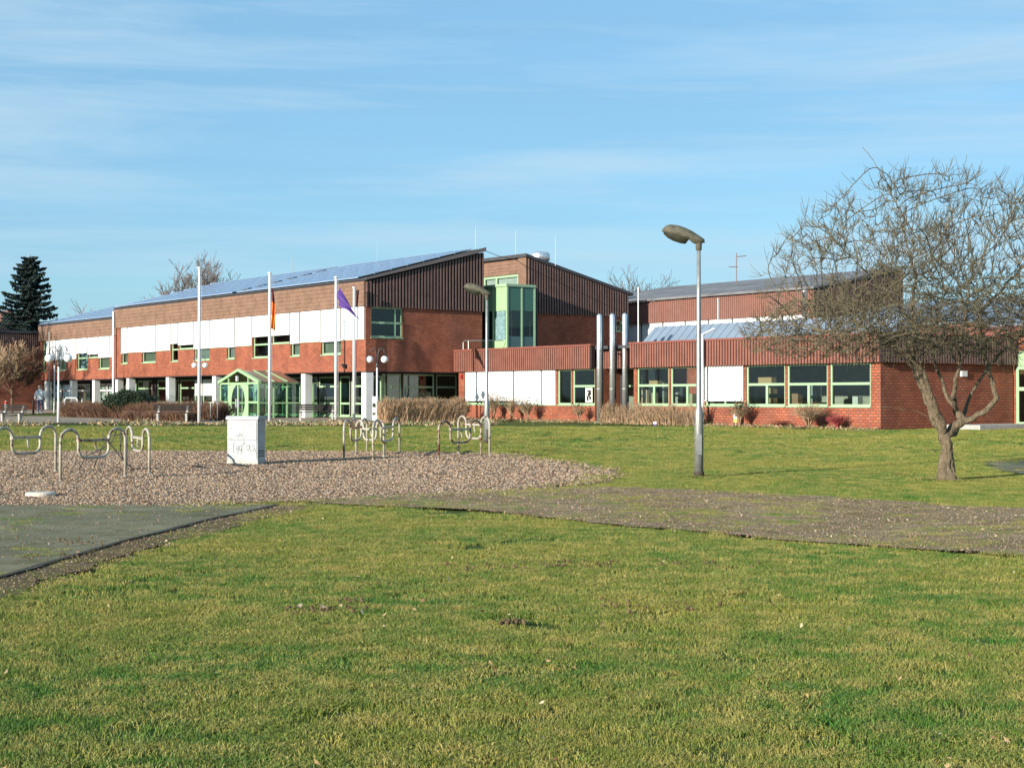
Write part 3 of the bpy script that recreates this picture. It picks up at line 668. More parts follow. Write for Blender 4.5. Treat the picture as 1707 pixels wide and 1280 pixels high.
# ---- low single-storey building on the right
LN = 5.85; SE = 29.0; LH, LS_, LF = 2.99, 1.23, 4.16
LB = Fr('school_annex', 14.5, LN, label='long single-storey brick building with ribbed red-brown fascia and green windows, right of centre', cat='school building')
r0, r1 = S(992, LN), S(1056.5, LN)
lw = [  # px0, px1, kind
 (776, 857, 'b', LS_+.22), (857, 903.3, 'b', LS_+.05), (903.3, 927.5, 'b', LS_+.05), (929, 952.5, 's', None), (954, 992, 'p', None),
 (1061, 1115, 'w', None), (1117, 1170, 'w', None), (1175, 1241, 'b', LS_+.25), (1243, 1309, 'w', None), (1311, 1380, 'w', None), (1382.5, 1452, 'p', None)]
hl = []
for p0, p1, kd, bl in lw: hl.append((S(p0, LN)+.02, S(p1, LN)-.02, LS_, LH))
wall(LB, 'front_wall', BRICK, 'f', .06, r0, 0, LH-.003, LN, .3, [h for h in hl if h[1] <= r0+.1])
wall(LB, 'front_wall', BRICK, 'f', r1, SE, 0, LH-.003, LN, .3, [h for h in hl if h[0] >= r1])
for (p0, p1, kd, bl), (a, b, z0, z1) in zip(lw, hl):
    if a < r0 < b+.01: b = r0-.005
    kw = dict(fw=.085, inset=.06)
    if kd == 'b': window(LB, 'f', a, b, z0, z1, LN, rails=(2.14,), mulls=((a+b)/2,), blind=bl, **kw)
    elif kd == 's': window(LB, 'f', a, b, z0, z1, LN, **kw)
    elif kd == 'p': window(LB, 'f', a, b, z0, z1, LN, rails=(2.14,), **kw)
    else: window(LB, 'f', a, b, z0, z1, LN, rails=(2.14,), lowm=((a*.48+b*.52),), **kw)
def fascia_f(fr, a, b, pos, m=SLAT):
    mb = MB(); mb.box(a, b, pos-.22, pos-.004, LH, LF-.1); fr.put(mb, 'fascia_board', SLATB)
    slats(fr, 'ribbed_fascia', m, 'f', a, b, pos-.222, LH-.02, LF-.09, .17, .62, .05)
    mb = MB(); mb.box(a-.03, b+.03, pos-.31, pos+.1, LF-.09, LF); fr.put(mb, 'coping', CAPR)
fascia_f(LB, -.05, r0, LN); fascia_f(LB, r1, SE+.24, LN)
# recess behind the flues
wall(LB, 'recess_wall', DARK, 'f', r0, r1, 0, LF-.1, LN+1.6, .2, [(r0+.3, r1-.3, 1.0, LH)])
window(LB, 'f', r0+.3, r1-.3, 1.0, LH, LN+1.6, rails=(2.14,), mulls=((r0+r1)/2,), fw=.07)
wall(LB, 'recess_side_wall', BRICK, 'g', LN+.31, LN+1.59, 0, LF-.1, r0, .25)
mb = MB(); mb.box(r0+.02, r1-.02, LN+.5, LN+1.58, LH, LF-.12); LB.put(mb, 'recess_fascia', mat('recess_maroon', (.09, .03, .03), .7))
slats(LB, 'ribbed_recess_fascia', SLAT, 'f', r0+.02, r1-.02, LN+.498, LH-.02, LF-.12, .17, .6, .05)
# right end wall in grazing light
NB_ = 14.46
wall(LB, 'end_wall', BRICK, 'g', LN+.301, NB_, 0, LH-.003, SE, .3)
mb = MB(); mb.box(SE+.004, SE+.19, LN-.2, NB_, LH, LF-.1); LB.put(mb, 'end_fascia_board', SLATB)
slats(LB, 'ribbed_end_fascia', SLATD, 'g', LN-.2, NB_, SE+.192, LH-.02, LF-.09, .17, .55, .05)
mb = MB(); mb.box(SE-.1, SE+.28, LN+.101, NB_, LF-.088, LF+.002); LB.put(mb, 'end_coping', CAPR)
mb = MB(); mb.box(.05, SE-.1, LN+.0, NB_, LF-.25, LF-.1); LB.put(mb, 'flat_roof', ROOFD)
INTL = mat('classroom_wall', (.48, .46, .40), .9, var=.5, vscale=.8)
mb = MB(); mb.box(.3, SE-.31, LN+.31, LN+5, .36, .40); mb.box(.3, r0-.4, LN+5, LN+5.1, .4, 3.8); mb.box(r1+.1, SE-.31, LN+5, LN+5.1, .4, 3.8); mb.box(r1+4.2, r1+4.3, LN+.4, LN+5, .4, 3.8); LB.put(mb, 'classroom', INTL)
mb = MB(); a = S(1171.5, LN-.4); mb.tube([(a, LN-.42, .35), (a, LN-.42, LF+.2), (a+.2, LN+.1, LF+.45)], .06, 8); LB.put(mb, 'downpipe', WPOLE)
mb = MB(); mb.ball((.42, LN-.09, 2.72), .09, 8, 6); mb.box(.34, .5, LN-.08, LN-.003, 2.6, 2.84); LB.put(mb, 'alarm_light', RED)
# metal roof light strip on the low roof
a0, a1 = S(1065, 9.0), 27.0
mb = MB(); mb.prism([(9.0, 4.1), (10.07, 5.12), (11.1, 4.1)], lambda n, z, s: (s, n, z), a0, a1); LB.put(mb, 'metal_roof', ROOFM)
mb = MB(); k = a0+.3
while k < a1:
    mb.prism([(8.98, 4.12), (10.07, 5.16), (10.07, 5.12), (9.0, 4.1)], lambda n, z, s: (s, n, z), k, k+.035); k += .55
LB.put(mb, 'standing_seams', ROOFM, kind='stuff')
# roof-edge pipe loop at left
mb = MB(); b0 = S(768, LN+.2)
mb.tube([(.2, LN+.2, LF), (.2, LN+.2, LF+.42), (.35, LN+.2, LF+.5), (.9, LN+.9, LF+.5), (.9, LN+2.4, LF+.55)], .025, 6); mb.tube([(.55, LN+.3, LF), (.55, LN+.3, LF+.48)], .03, 6)
LB.put(mb, 'roof_pipe', GALV)
mb = MB(); x_ = S(1605, 9); nn = NN(1605, SE); mb.box(SE+.003, SE+.1, nn-.18, nn+.18, 2.45, 2.68); LB.put(mb, 'wall_light', COLW)
# things inside the low building windows
def inside(px0, px1, z0, z1, n_, m, name, label, cat, grp=None):
    a, b = S(px0, n_), S(px1, n_); x, y = XY((a+b)/2, n_)
    e = bpy.data.objects.new(name, None); bpy.data.objects.remove(e)
    mb = MB(); w_ = abs(b-a)/2; hh = z1-z0
    mb.box(-w_, w_, -.15, .15, 0, hh); mb.box(-w_, -.01, -.17, .17, hh+.002, hh+.012); mb.box(.01, w_, -.17, .17, hh+.002, hh+.012)
    o = mb.build(name, m, loc=(x, y, z0)); o.rotation_euler = (0, 0, ROT); tag(o, label=label, cat=cat, group=grp)
inside(1086, 1100, 2.19, 2.36, 6.4, CARD, 'cardboard_box', 'small cardboard box on the shelf behind the first window right of the flues', 'box')
inside(1268, 1290, 2.19, 2.44, 6.4, CARD, 'cardboard_box', 'wide cardboard box high behind the window right of the white blind', 'box')
inside(1281, 1292, 1.75, 2.02, 6.4, CARD, 'cardboard_box', 'upper of two small boxes low behind the window right of the white blind', 'box')
inside(1281, 1292, 1.36, 1.56, 6.4, CARD, 'cardboard_box', 'lower of two small boxes low behind the window right of the white blind', 'box')
for p0_, p1_, z1_, n_, cc, lb in ((1072, 1082, 1.95, 7.6, (.45, .40, .30), 'pale cupboard behind the first window right of the flues'), (1100, 1111, 2.3, 8.4, (.25, .27, .25), 'grey cupboard deeper behind the first window right of the flues'),
   (1122, 1134, 2.05, 7.9, (.40, .42, .40), 'light cupboard behind the window hidden partly by the near lamp'), (1148, 1158, 1.75, 7.2, (.5, .42, .28), 'low tan cupboard just left of the near lamp, behind the window'),
   (1250, 1262, 2.6, 8.3, (.42, .42, .38), 'tall pale cupboard behind the window right of the white blind'), (1318, 1334, 1.8, 7.4, (.34, .20, .12), 'brown cupboard behind the middle one of the three right windows'),
   (1352, 1366, 2.15, 8.2, (.30, .32, .33), 'grey cupboard at the right of the middle one of the three right windows'), (1425, 1434, 1.62, 6.6, (.65, .65, .62), 'white object low behind the window nearest the corner pier')):
    inside(p0_, p1_, .42, z1_, n_, mat('cupboard_%d' % p0_, cc, .7), 'cupboard', lb, 'cupboard', 'cupboards inside the classrooms')
inside(1090, 1093, 1.32, 1.8, 6.5, mat('beige_item', (.5, .42, .3), .8), 'file_folder', 'pale upright folder low behind the first window right of the flues', 'folder')
# poster in window
mb = MB(); a, b = S(975, LN), S(986.5, LN); mb.box(a, b, LN+.035, LN+.045, 1.35, 2.05)
po = LB.put(mb, 'poster', mat('poster_paper', (.7, .68, .6), .7))
mb = MB()
for (u, v_, w2, h2) in ((.2, .1, .25, .35), (.35, .42, .2, .25), (.55, .2, .3, .2), (.6, .5, .22, .3), (.25, .72, .5, .12), (.5, .35, .15, .4)):
    mb.box(a+(b-a)*u, a+(b-a)*(u+w2), LN+.030, LN+.034, 1.35+.7*v_, 1.35+.7*(v_+h2))
LB.put(mb, 'poster_print', BLACK, po)
# block at the right edge with door
EB = Fr('school_annex', 33, NB_, label='brick block with pale green door panel at the right edge behind the tree', cat='school building')
d0 = S(1693, NB_)
wall(EB, 'front_wall', BRICK, 'f', SE+.02, 44, .2, LF+.0, NB_+.01, .3, [(d0, d0+3.2, .42, 3.55)])
window(EB, 'f', d0, d0+3.2, .42, 3.55, NB_+.01, rails=(2.85, 1.95), mulls=(d0+1.1, d0+2.2), fw=.13, inset=.03, glass=GLASSG)
mb = MB(); mb.box(d0+.13, d0+3.0, NB_+.0, NB_+.03, 2.95, 3.42); EB.put(mb, 'green_infill', GREENL)
u0 = S(1632, NB_)
mb = MB(); mb.box(u0, 44, NB_-.1, NB_+.0, LF+.01, LF+.48); EB.put(mb, 'upper_fascia', CAPR)
mb = MB(); mb.prism([(NB_-.05, LF+.46), (NB_+6, LF+2.0), (NB_+6, LF+2.1), (NB_-.05, LF+.56)], lambda n, z, s: (s, n, z), u0, 44); EB.put(mb, 'metal_roof', ROOFM)
x, y = XY(SE+1.2, 11); mb = MB(); mb.box(-.9, .9, -2.2, 2.2, 0, .2); o = mb.build('concrete_ledge', CONC, loc=(x+.3, y, hz(y)-.03)); o.rotation_euler = (0, 0, ROT); tag(o, label='low pale concrete ledge beside the shaded brick wall at far right', cat='ledge')

# ---- second wing, mirrored monopitch, behind the low building
SG2 = -4.55; N2 = 14.0; N2b = 21.9
W2 = Fr('school_wing', SG2, N2, label='rear brick wing whose ribbed gable slopes down to the right, behind the steel flues', cat='school building')
def roof2(n): return 9.92+(8.06-9.92)*(n-N2)/(N2b-N2)
wall(W2, 'gable_wall', BRICK, 'g', N2+.3, N2b, 1.0, 6.9, SG2, .3, [(NN(1026, SG2), NN(1037, SG2), ZP(552, SG2, 20.7), ZP(533, SG2, 20.7))])
window(W2, 'g', NN(1026, SG2), NN(1037, SG2), ZP(552, SG2, 20.7), ZP(533, SG2, 20.7), SG2, glass=GLASSG)
mb = MB(); mb.prism([(N2-.02, 6.65), (N2b+.1, 6.65), (N2b+.1, roof2(N2b)), (N2-.02, roof2(N2))], lambda a, z, d: (SG2+d, a, z), .004, .05); W2.put(mb, 'cladding_board', SLATB)
slats(W2, 'ribbed_cladding', SLATD, 'g', N2, N2b+.08, SG2+.05, 6.62, lambda a: roof2(a)-.03, .20, .42, .10)
mb = MB(); mb.prism([(N2-.2, roof2(N2)+.06), (N2b+.4, roof2(N2b)-.08), (N2b+.4, roof2(N2b)+.1), (N2-.2, roof2(N2)+.26)], lambda n, z, s: (s, n, z), -40, SG2+.2); W2.put(mb, 'roof', ROOFD)
wall(W2, 'front_wall', SHING, 'f', -40, SG2-.002, 1.0, 9.9, N2, .3, [(S(806, N2), S(864, N2), 8.0, 9.02)])
courses(W2, 'fascia_shingles', SHING, -20, S(865, N2), N2-.002, 9.05, 9.85, 4)
mb = MB(); mb.box(S(865.5, N2), SG2+.05, N2-.08, N2-.004, 8.0, 10.05); W2.put(mb, 'corner_pier', SHING)
window(W2, 'f', S(806, N2), S(864, N2), 8.0, 9.02, N2, mulls=(S(827, N2),), fw=.14, inset=.03, curtain=CURTW)  # pale curtain colour imitates the grey reflection on the clerestory panes
wall(W2, 'back_wall', BRICK, 'f', -40, SG2-.31, 1.0, 7.9, N2b-.3, .28)
mb = MB(); mb.box(-40, SG2-.31, 17, 17.1, 1, 8.5); W2.put(mb, 'inner_wall', INT)
# oriel
OR = Fr('glazed_oriel', 0, 9.4, label='tall pale green glazed oriel standing between the two ribbed gables', cat='oriel')
o0, o1, on0, on1 = -1.5, 1.0, 8.4, 10.4; oz0, oz1 = 3.95, 7.68
mb = MB()
pw = .11
for s_, n_ in ((o1-pw, on0), (o1-pw, (on0+on1)/2), (o1-pw, on1-pw), (S(820.5, on0), on0), (S(812, on0), on0)): mb.box(s_, s_+pw, n_, n_+pw, oz0, oz1)
mb.box(o0, o1+.04, on0-.05, on1, oz1, oz1+.14)
OR.put(mb, 'frame', GREEN)
ya, yb = 6.35, 4.75
def opan(a, b, z0, z1, m, nm, axis='f', inn=.03):
    mb = MB()
    if axis == 'f': mb.box(a, b, on0+inn, on0+inn+.03, z0, z1)
    else: mb.box(o1-inn, o1-inn-.03, a, b, z0, z1)
    OR.put(mb, nm, m)
sa, sb_ = S(821.5, on0)+pw, o1-pw
opan(sa, sb_, ya, oz1, GREENL, 'green_panel'); opan(sa, sb_, oz0, yb, GREENL, 'green_panel'); opan(sa, sb_, yb+.003, ya-.003, GLASS, 'pane')
opan(sa+.05, sb_-.15, yb, ya, mat('sky_curtain', (.55, .66, .78), .8, var=.4, vscale=6), 'curtain', inn=.07)
opan(o0, S(820, on0), ya, oz1, GREENL, 'green_panel'); opan(o0, S(820, on0), oz0, yb, GREENL, 'green_panel'); opan(o0, S(820, on0), yb+.003, ya-.003, GLASSG, 'pane')
mid = (on0+on1)/2
for a, b in ((on0+pw, mid), (mid+pw, on1-pw)):
    opan(a, b, 6.36, oz1, mat('green_tint_panel', (.05, .14, .10), .3), 'upper_pane', 'g'); opan(a, b, 4.95, 6.355, GLASSG, 'pane', 'g'); opan(a, b, oz0, 4.945, mat('green_tint_low', (.06, .13, .13), .3), 'lower_pane', 'g')
mb = MB(); mb.box(o0, o1-.1, on1, on1+.2, oz0, oz1); mb.box(o0, o0+.05, on0+.05, on1, oz0, oz1); OR.put(mb, 'back_wall', DARK)
mb = MB(); mb.box(o0+.06, o1-.5, on0+.9, on0+1.0, oz0, oz1); OR.put(mb, 'inner_screen', DARK)
# linking corridor between the wings
mb = MB(); LK = Fr('link_corridor', -14, 10.5, label='dark flat link block between the two wings behind the oriel', cat='building link')
mb.box(-30, -4.9, GD+.1, N2-.02, .5, 7.2); LK.put(mb, 'wall', BRICK)

# ---- distant rear wing with grey roof
ND = 24.1; D0, D1 = -12.0, S(1360, ND)
WD = Fr('school_wing', 0, ND, label='far rear wing with grey roof and pink-brown fascia, above the metal roof', cat='school building')
hd = [(D0+.3+i*2.05, D0+.3+i*2.05+1.98, 4.66, 6.33) for i in range(int((D1-D0-.6)/2.05))]
wall(WD, 'front_wall', BRICK, 'f', D0, D1, .5, 7.5, ND, .3, hd)
for i, h_ in enumerate(hd): window(WD, 'f', h_[0], h_[1], h_[2], h_[3], ND, blind=5.15 if i % 5 == 1 else (5.9 if i in (6,) else 4.7), curtain=CURT if i % 5 == 1 else None)
mb = MB(); mb.box(D0, D1+.05, ND-.14, ND-.004, 6.34, 7.72); WD.put(mb, 'fascia_board', SLATB)
slats(WD, 'ribbed_fascia', mat('slat_pink', (.235, .105, .078), .8, var=.15), 'f', D0, D1+.05, ND-.142, 6.32, 7.7, .17, .78, .03)
mb = MB(); mb.prism([(ND-.4, 7.72), (ND+7.6, 9.2), (ND+7.6, 9.35), (ND-.4, 7.86)], lambda n, z, s: (s, n, z), D0, D1+.2); WD.put(mb, 'roof', ROOFG)
mb = MB(); mb.prism([(ND+.3, .5), (ND+7.4, .5), (ND+7.4, 9.15), (ND+.3, 7.8)], lambda n, z, s: (s, n, z), D1-.3, D1); WD.put(mb, 'gable_wall', BRICK)
slats(WD, 'ribbed_gable', SLATD, 'g', ND+.0, ND+7.5, D1+.05, 6.3, lambda a: 7.75+1.45*(a-ND)/7.6, .16, .5, .07)
wall(WD, 'back_wall', BRICK, 'f', D0, D1-.31, .5, 9.1, ND+7.0, .28)
mb = MB(); mb.box(D0, D1-.4, ND+3, ND+3.1, .5, 7.5); WD.put(mb, 'inner_wall', INT)
# further wing behind the tree, right
WF = Fr('school_wing', 20, 22, label='rear building with pale metal roof seen through the tree branches at right', cat='school building')
f0, f1, fn = D1+3.0, 44, 20.0
wall(WF, 'front_wall', BRICK, 'f', f0, f1, .3, 4.3, fn, .3, [(f0+1+i*2.4, f0+3.2+i*2.4, 4.31-1.2, 4.2) for i in range(8)])
for i in range(8): window(WF, 'f', f0+1+i*2.4, f0+3.2+i*2.4, 4.31-1.2, 4.2, fn, blind=3.2)
mb = MB(); mb.box(f0, f1, fn-.12, fn-.004, 4.31, 5.15); WF.put(mb, 'fascia_board', SLAT)
mb = MB(); mb.prism([(fn-.3, 5.15), (fn+7, 6.7), (fn+7, 6.8), (fn-.3, 5.25)], lambda n, z, s: (s, n, z), f0, f1); WF.put(mb, 'metal_roof', ROOFM)
mb = MB(); mb.prism([(fn+.3, .4), (fn+7, .4), (fn+7, 6.6), (fn+.3, 5.1)], lambda n, z, s: (s, n, z), f0, f0+.3); WF.put(mb, 'end_wall', BRICK)

# ---- entrance porch
PN0 = -2.5; pa, pb = S(367, PN0), S(430.5, PN0); pm_ = (pa+pb)/2; pe, pr = 2.42, 3.05
PO = Fr('entrance_porch', pm_, -1.2, label='pale green glazed entrance porch with gabled front and arched double door', cat='porch')
PGd = hz(84)
mb = MB(); tk = .09
for s_ in (pa, pb-tk): mb.box(s_, s_+tk, PN0, PN0+tk, .3, pe)
da, db = S(381, PN0), S(412.5, PN0)
for s_ in (da-tk, db): mb.box(s_, s_+tk, PN0, PN0+tk, .3, pe+.42)
for sgn, e in ((1, pa), (-1, pb)):
    mb.prism([(e-sgn*.15, pe-.07), (pm_, pr), (pm_, pr+.14), (e-sgn*.15, pe+.09)], lambda s, z, n: (s, n, z), PN0-.08, PN0+.10)
mb.box(da, db, PN0+.003, PN0+.08, pe-.10, pe)
for a, b in ((pa+tk, da-tk), (db+tk, pb-tk)): mb.box(a, b, PN0, PN0+.07, 1.28, 1.37); mb.box(a, b, PN0, PN0+.07, pe-.1, pe)
ns = [PN0+.09+i*.83 for i in range(1, 5)]
for n_ in ns: mb.box(pb-tk, pb, n_, n_+.08, .3, pe)
mb.box(pb-tk, pb-.003, PN0+tk, 1.2, pe-.08, pe); mb.box(pb-tk, pb-.003, PN0+tk, 1.2, 1.25, 1.32)
PO.put(mb, 'frame', GREENL)
# door leaf panel with oval glazing
mb = MB(); NS = 28; cz = 1.35; rx_, rz_ = (db-da)*.36, .95
def ell(i): t = 2*math.pi*i/NS; return pm2+rx_*math.cos(t), cz+rz_*math.sin(t)
pm2 = (da+db)/2; zt_, zb_ = pe-.105, .36
def rect(i):
    t = 2*math.pi*i/NS; c, s_ = math.cos(t), math.sin(t); k = min((db-da)/2/abs(c) if abs(c) > 1e-6 else 9, ((zt_-cz) if s_ > 0 else (cz-zb_))/abs(s_) if abs(s_) > 1e-6 else 9)
    return pm2+k*c, cz+k*s_
for i in range(NS):
    a, b, c, d = ell(i), ell(i+1), rect(i+1), rect(i)
    for n_, fl in ((PN0+.01, 0), (PN0+.05, 1)):
        q = [(a[0], n_, a[1]), (b[0], n_, b[1]), (c[0], n_, c[1]), (d[0], n_, d[1])]; mb.quad(*(q if fl else q[::-1]))
    mb.quad((a[0], PN0+.01, a[1]), (a[0], PN0+.05, a[1]), (b[0], PN0+.05, b[1]), (b[0], PN0+.01, b[1]))
mb.box(pm2-.06, pm2+.06, PN0-.005, PN0+.06, zb_, cz+rz_)
dr = PO.put(mb, 'door', GREENL)
mb = MB(); mb.box(pm2-rx_, pm2+rx_, PN0+.028, PN0+.034, zb_+.05, cz+rz_); PO.put(mb, 'pane', GLASS, dr)
mb = MB()
for sgn in (-1, 1): mb.box(pm2+sgn*.14-.02, pm2+sgn*.14+.02, PN0-.07, PN0-.01, 1.0, 1.5)
PO.put(mb, 'handle', WPOLE, dr)
mb = MB()
for a, b in ((pa+tk, da-tk), (db+tk, pb-tk)): mb.box(a, b, PN0+.03, PN0+.036, .35, 1.28); mb.box(a, b, PN0+.03, PN0+.036, 1.37, pe-.1)
PO.put(mb, 'front_pane', GLASSG)
mb = MB()
for i in range(4):
    a = PN0+.09 if i == 0 else ns[i-1]+.08; b = ns[i]
    mb.box(pb-.05, pb-.044, a, b, .35, 1.25); mb.box(pb-.05, pb-.044, a, b, 1.32, pe-.08)
PO.put(mb, 'side_pane', GLASSG)
mb = MB(); mb.prism([(pm_, pr+.02), (pb+.12, pe+.0), (pb+.12, pe+.02), (pm_, pr+.04)], lambda s, z, n: (s, n, z), PN0+.1, -.02); mb.prism([(pm_, pr+.04), (pa-.12, pe+.02), (pa-.12, pe), (pm_, pr+.02)], lambda s, z, n: (s, n, z), PN0+.1, -.02)
PO.put(mb, 'roof_glazing', mat('porch_roof', (.16, .15, .13), .25, var=.5, vscale=1.5, col2=(.30, .15, .09)))  # red-brown patches paint the roof glass reflections into its colour
mb = MB()
for n_ in (PN0+.9, PN0+1.7): mb.prism([(pm_, pr+.05), (pb+.14, pe+.03), (pb+.14, pe+.07), (pm_, pr+.09)], lambda s, z, n: (s, n, z), n_, n_+.06)
PO.put(mb, 'glazing_bar', GREENL)
mb = MB(); mb.box(pm2-.07, pm2+.07, PN0-.1, PN0-.0, pe+.08, pe+.36); PO.put(mb, 'porch_lamp', GLOBE)
mb = MB(); mb.box(S(419, PN0), S(427, PN0), PN0+.1, PN0+.2, .7, 1.25); PO.put(mb, 'notice', CARD)
mb = MB(); mb.box(S(373, PN0), S(377, PN0), PN0+.04, PN0+.05, 1.95, 2.3); PO.put(mb, 'blue_notice', mat('cyan_paper', (.05, .35, .45), .7))
mb = MB()
for u, z in ((374, 1.75), (379, 1.55), (375, 1.45), (421, 2.0), (424, 1.75), (422, 1.5)): mb.box(S(u-1.5, PN0), S(u+1.5, PN0), PN0+.04, PN0+.05, z-.12, z+.1)
PO.put(mb, 'paper_notice', WHITE)

# ------------------------------------------------------------------ roof fittings
def W(px, y, z=None): return ((px-CX)/F*y, y, hz(y) if z is None else z)
def zat(py, y): return EYE+(HY-py)/F*y
def rod(px, y, pt, pb_, r, name, label, cat, grp, m=GALV):
    x = (px-CX)/F*y; z0, z1 = zat(pb_, y), zat(pt, y); mb = MB(); mb.tube([(0, 0, 0), (0, 0, z1-z0)], [r, r*.7], 6); mb.lathe([(r*4, -.03), (r*3, .04)], sides=8)
    mb.build(name, m, loc=(x, y, z0), label=label, cat=cat, group=grp)
for i, (px, s_, pt, wh) in enumerate(((487, GD, 425, 'leftmost thin lightning rod on the solar roof ridge'), (629, GD, 402, 'lightning rod mid-ridge above the purple flag'), (793, GD, 377, 'lightning rod at the peak of the solar-roof gable'),
     (860, N2, 382, 'tall lightning rod left of the silver roof vent'), (926, 16, 393, 'lightning rod just right of the silver roof vent'))):
    s2 = S(px, s_); x, y = XY(s2, s_); zb = (PK+.2) if s_ == GD else roof2(s_)+.1
    mb = MB(); mb.tube([(0, 0, 0), (0, 0, zat(pt, y)-zb)], [.02, .012], 6)
    mb.build('lightning_rod', GALV, loc=(x, y, zb), label=wh, cat='lightning rod', group='lightning rods on the roofs')
x, y = XY(S(900, 16.5), 16.5); zb = 9.2
mb = MB(); e = empty('roof_vent', (x, y, zb), label='round silver ventilation cowl on the rear wing roof', cat='roof vent')
mb.lathe([(.38, 0), (.38, .75)], sides=18); mb.build('neck', STEEL, e, True)
mb = MB(); mb.lathe([(.45, .75), (.62, .85), (.62, 1.25), (.5, 1.34), (.02, 1.4)], sides=20); mb.build('cowl', STEEL, e, True)
e = empty('antenna', (*XY(S(1228, 30), 30), 9.0), label='small aerial with two crossbars on the far grey roof', cat='antenna')
mb = MB(); mb.tube([(0, 0, 0), (0, 0, 2.0)], .03, 6); mb.build('mast', SLATD, e); mb = MB(); mb.tube([(0, 0, 1.75), (.6, -.2, 1.8)], .03, 5); mb.tube([(-.5, .1, 1.1), (.1, 0, 1.1)], .03, 5); mb.build('crossbar', SLATD, e)
mb = MB(); x, y = XY(S(1341, 18), 18); mb.lathe([(.13, 0), (.13, 1.25), (.16, 1.26), (.16, 1.36), (.02, 1.4)], sides=12); mb.build('roof_flue', STEEL, loc=(x, y, zat(528, y)), smooth=True, label='short steel flue on the low roof beside the tree branches', cat='flue')
for px, pt, pb_, n_, lb in ((1064, 478, 566, 13, 'white pole rising behind the low roof next to the steel flues'), (1197, 497, 541, 18, 'thin white rod behind the pale metal roof, right of the near street lamp')):
    x, y = XY(S(px, n_), n_); z0 = zat(pb_, y); mb = MB(); mb.tube([(0, 0, -.4), (0, 0, zat(pt, y)-z0)], .032, 8); mb.build('roof_pole', WPOLE, loc=(x, y, z0), label=lb, cat='pole')
mb = MB(); x0, y0 = XY(.1, GD); x1, y1 = XY(S(858, N2), N2); p0 = Vector((x0, y0, PK+.05)); p1 = Vector((x1, y1, 9.95)); mb.tube([(0, 0, 0), tuple((p1-p0)*.5+Vector((0, 0, -.1))), tuple(p1-p0)], .018, 5)
mb.build('cable', BLACK, loc=tuple(p0), label='cable strung from the solar-roof peak to the rear wing', cat='cable')
# steel flues
for i, (px, n_, lb) in enumerate(((999, LN-.75, 'leftmost of the three tall steel flues'), (1020.5, LN-.30, 'middle one of the three tall steel flues'), (1041.5, LN+.15, 'rightmost of the three tall steel flues'))):
    s_ = S(px, n_); x, y = XY(s_, n_); g = hz(y); e = empty('steel_flue', (x, y, g), label=lb+' in front of the dark recess', cat='flue', group='tall steel flues')
    zt = zat(523-i*.7, y)-g
    mb = MB(); mb.lathe([(.125, 0), (.125, zt-.1), (.09, zt-.04), (.02, zt)], sides=16); mb.build('pipe', STEEL, e, True)
    mb = MB(); mb.lathe([(.045, 0), (.045, zt-.15), (.01, zt-.1)], c=(.16, .12, 0), sides=10); mb.build('side_pipe', mat('dull_steel', (.12, .13, .14), .5, metal=.5), e, True)
    mb = MB()
    for z in (1.6, 2.6, 3.4): mb.lathe([(.14, z), (.14, z+.05)], sides=16); mb.box(.0, .06, .1, .5, z, z+.05)
    mb.build('bracket', GALV, e)

# ------------------------------------------------------------------ flagpoles and flags
def flagpole(px, y, pt, r, label):
    x = (px-CX)/F*y; e = empty('flagpole', (x, y, hz(y)), label=label, cat='flagpole', group='white flagpoles before the school')
    zt = zat(pt, y)-hz(y); mb = MB(); mb.tube([(0, 0, 0), (0, 0, zt)], [r, r*.75], 12); mb.build('pole', WPOLE, e, True)
    mb = MB(); mb.lathe([(r*1.3, zt), (r*1.3, zt+.05), (.02, zt+.08)], sides=10); mb.build('finial', WPOLE, e)
    mb = MB(); mb.tube([(r+.03, -.02, .8), (r+.03, -.02, zt-.1)], .006, 4); mb.build('halyard', mat('rope', (.5, .5, .5)), e)
    return x, y, zt+hz(y)
flagpole(332, 75, 447, .085, 'bare white flagpole without a flag, leftmost of the row')
fp2 = flagpole(449.5, 75, 456, .085, 'white flagpole with the limp orange and dark red flag')
fp3 = flagpole(560, 75, 463, .085, 'white flagpole with the billowing purple flag')
fp4 = flagpole(590, 79.2, 480, .075, 'shorter white flagpole nearest the gable corner with dark furled cloth')
def cloth(name, top, gen, m, label, cat='flag'):
    mb = MB(); nu, nv = 14, 24; base = len(mb.v)
    for j in range(nv+1):
        for i in range(nu+1): mb.v.append(gen(i/nu, j/nv))
    for j in range(nv):
        for i in range(nu): mb.f.append((j*(nu+1)+i, j*(nu+1)+i+1, (j+1)*(nu+1)+i+1, (j+1)*(nu+1)+i)); mb.m.append(0 if not isinstance(m, list) else min(len(m)-1, int(gidx(i/nu, j/nv)*len(m))))
    return mb.build(name, m, loc=top, smooth=True, label=label, cat=cat)
def gidx(u, v): return v
ppm = F/75
cloth('flag', (fp2[0]+.1, 74.9, zat(480, 75)), lambda u, v: (u*.24*(.35+.65*min(1, v*2.2))*(1-.25*v) , .07*math.sin(u*9+v*5)*(.4+v), -v*2.0-.12*u*u), [mat('flag_darkred', (.10, .02, .025), .8), mat('flag_orange', (.62, .15, .03), .8), mat('flag_orange2', (.75, .28, .04), .8)], 'limp dark red and orange flag hanging at the second flagpole')
def pur(u, v):
    # hoist from pole, fly end drops down to the right
    hx, hz_ = 0, -v*1.0
    ex, ez = 1.13, -1.78-.03*v
    t = u**.9; x = hx+(ex-hx)*t; z = hz_*(1-t)**1.7+ez*t
    return (x+.05*math.sin(v*9+u*5)*(1-u), .16*math.sin(u*7+v*9)*(.3+u)*(1-.5*u), z-.10*math.sin(u*3.1)+.05*math.sin(u*12+v*3)*(1-u)*v)
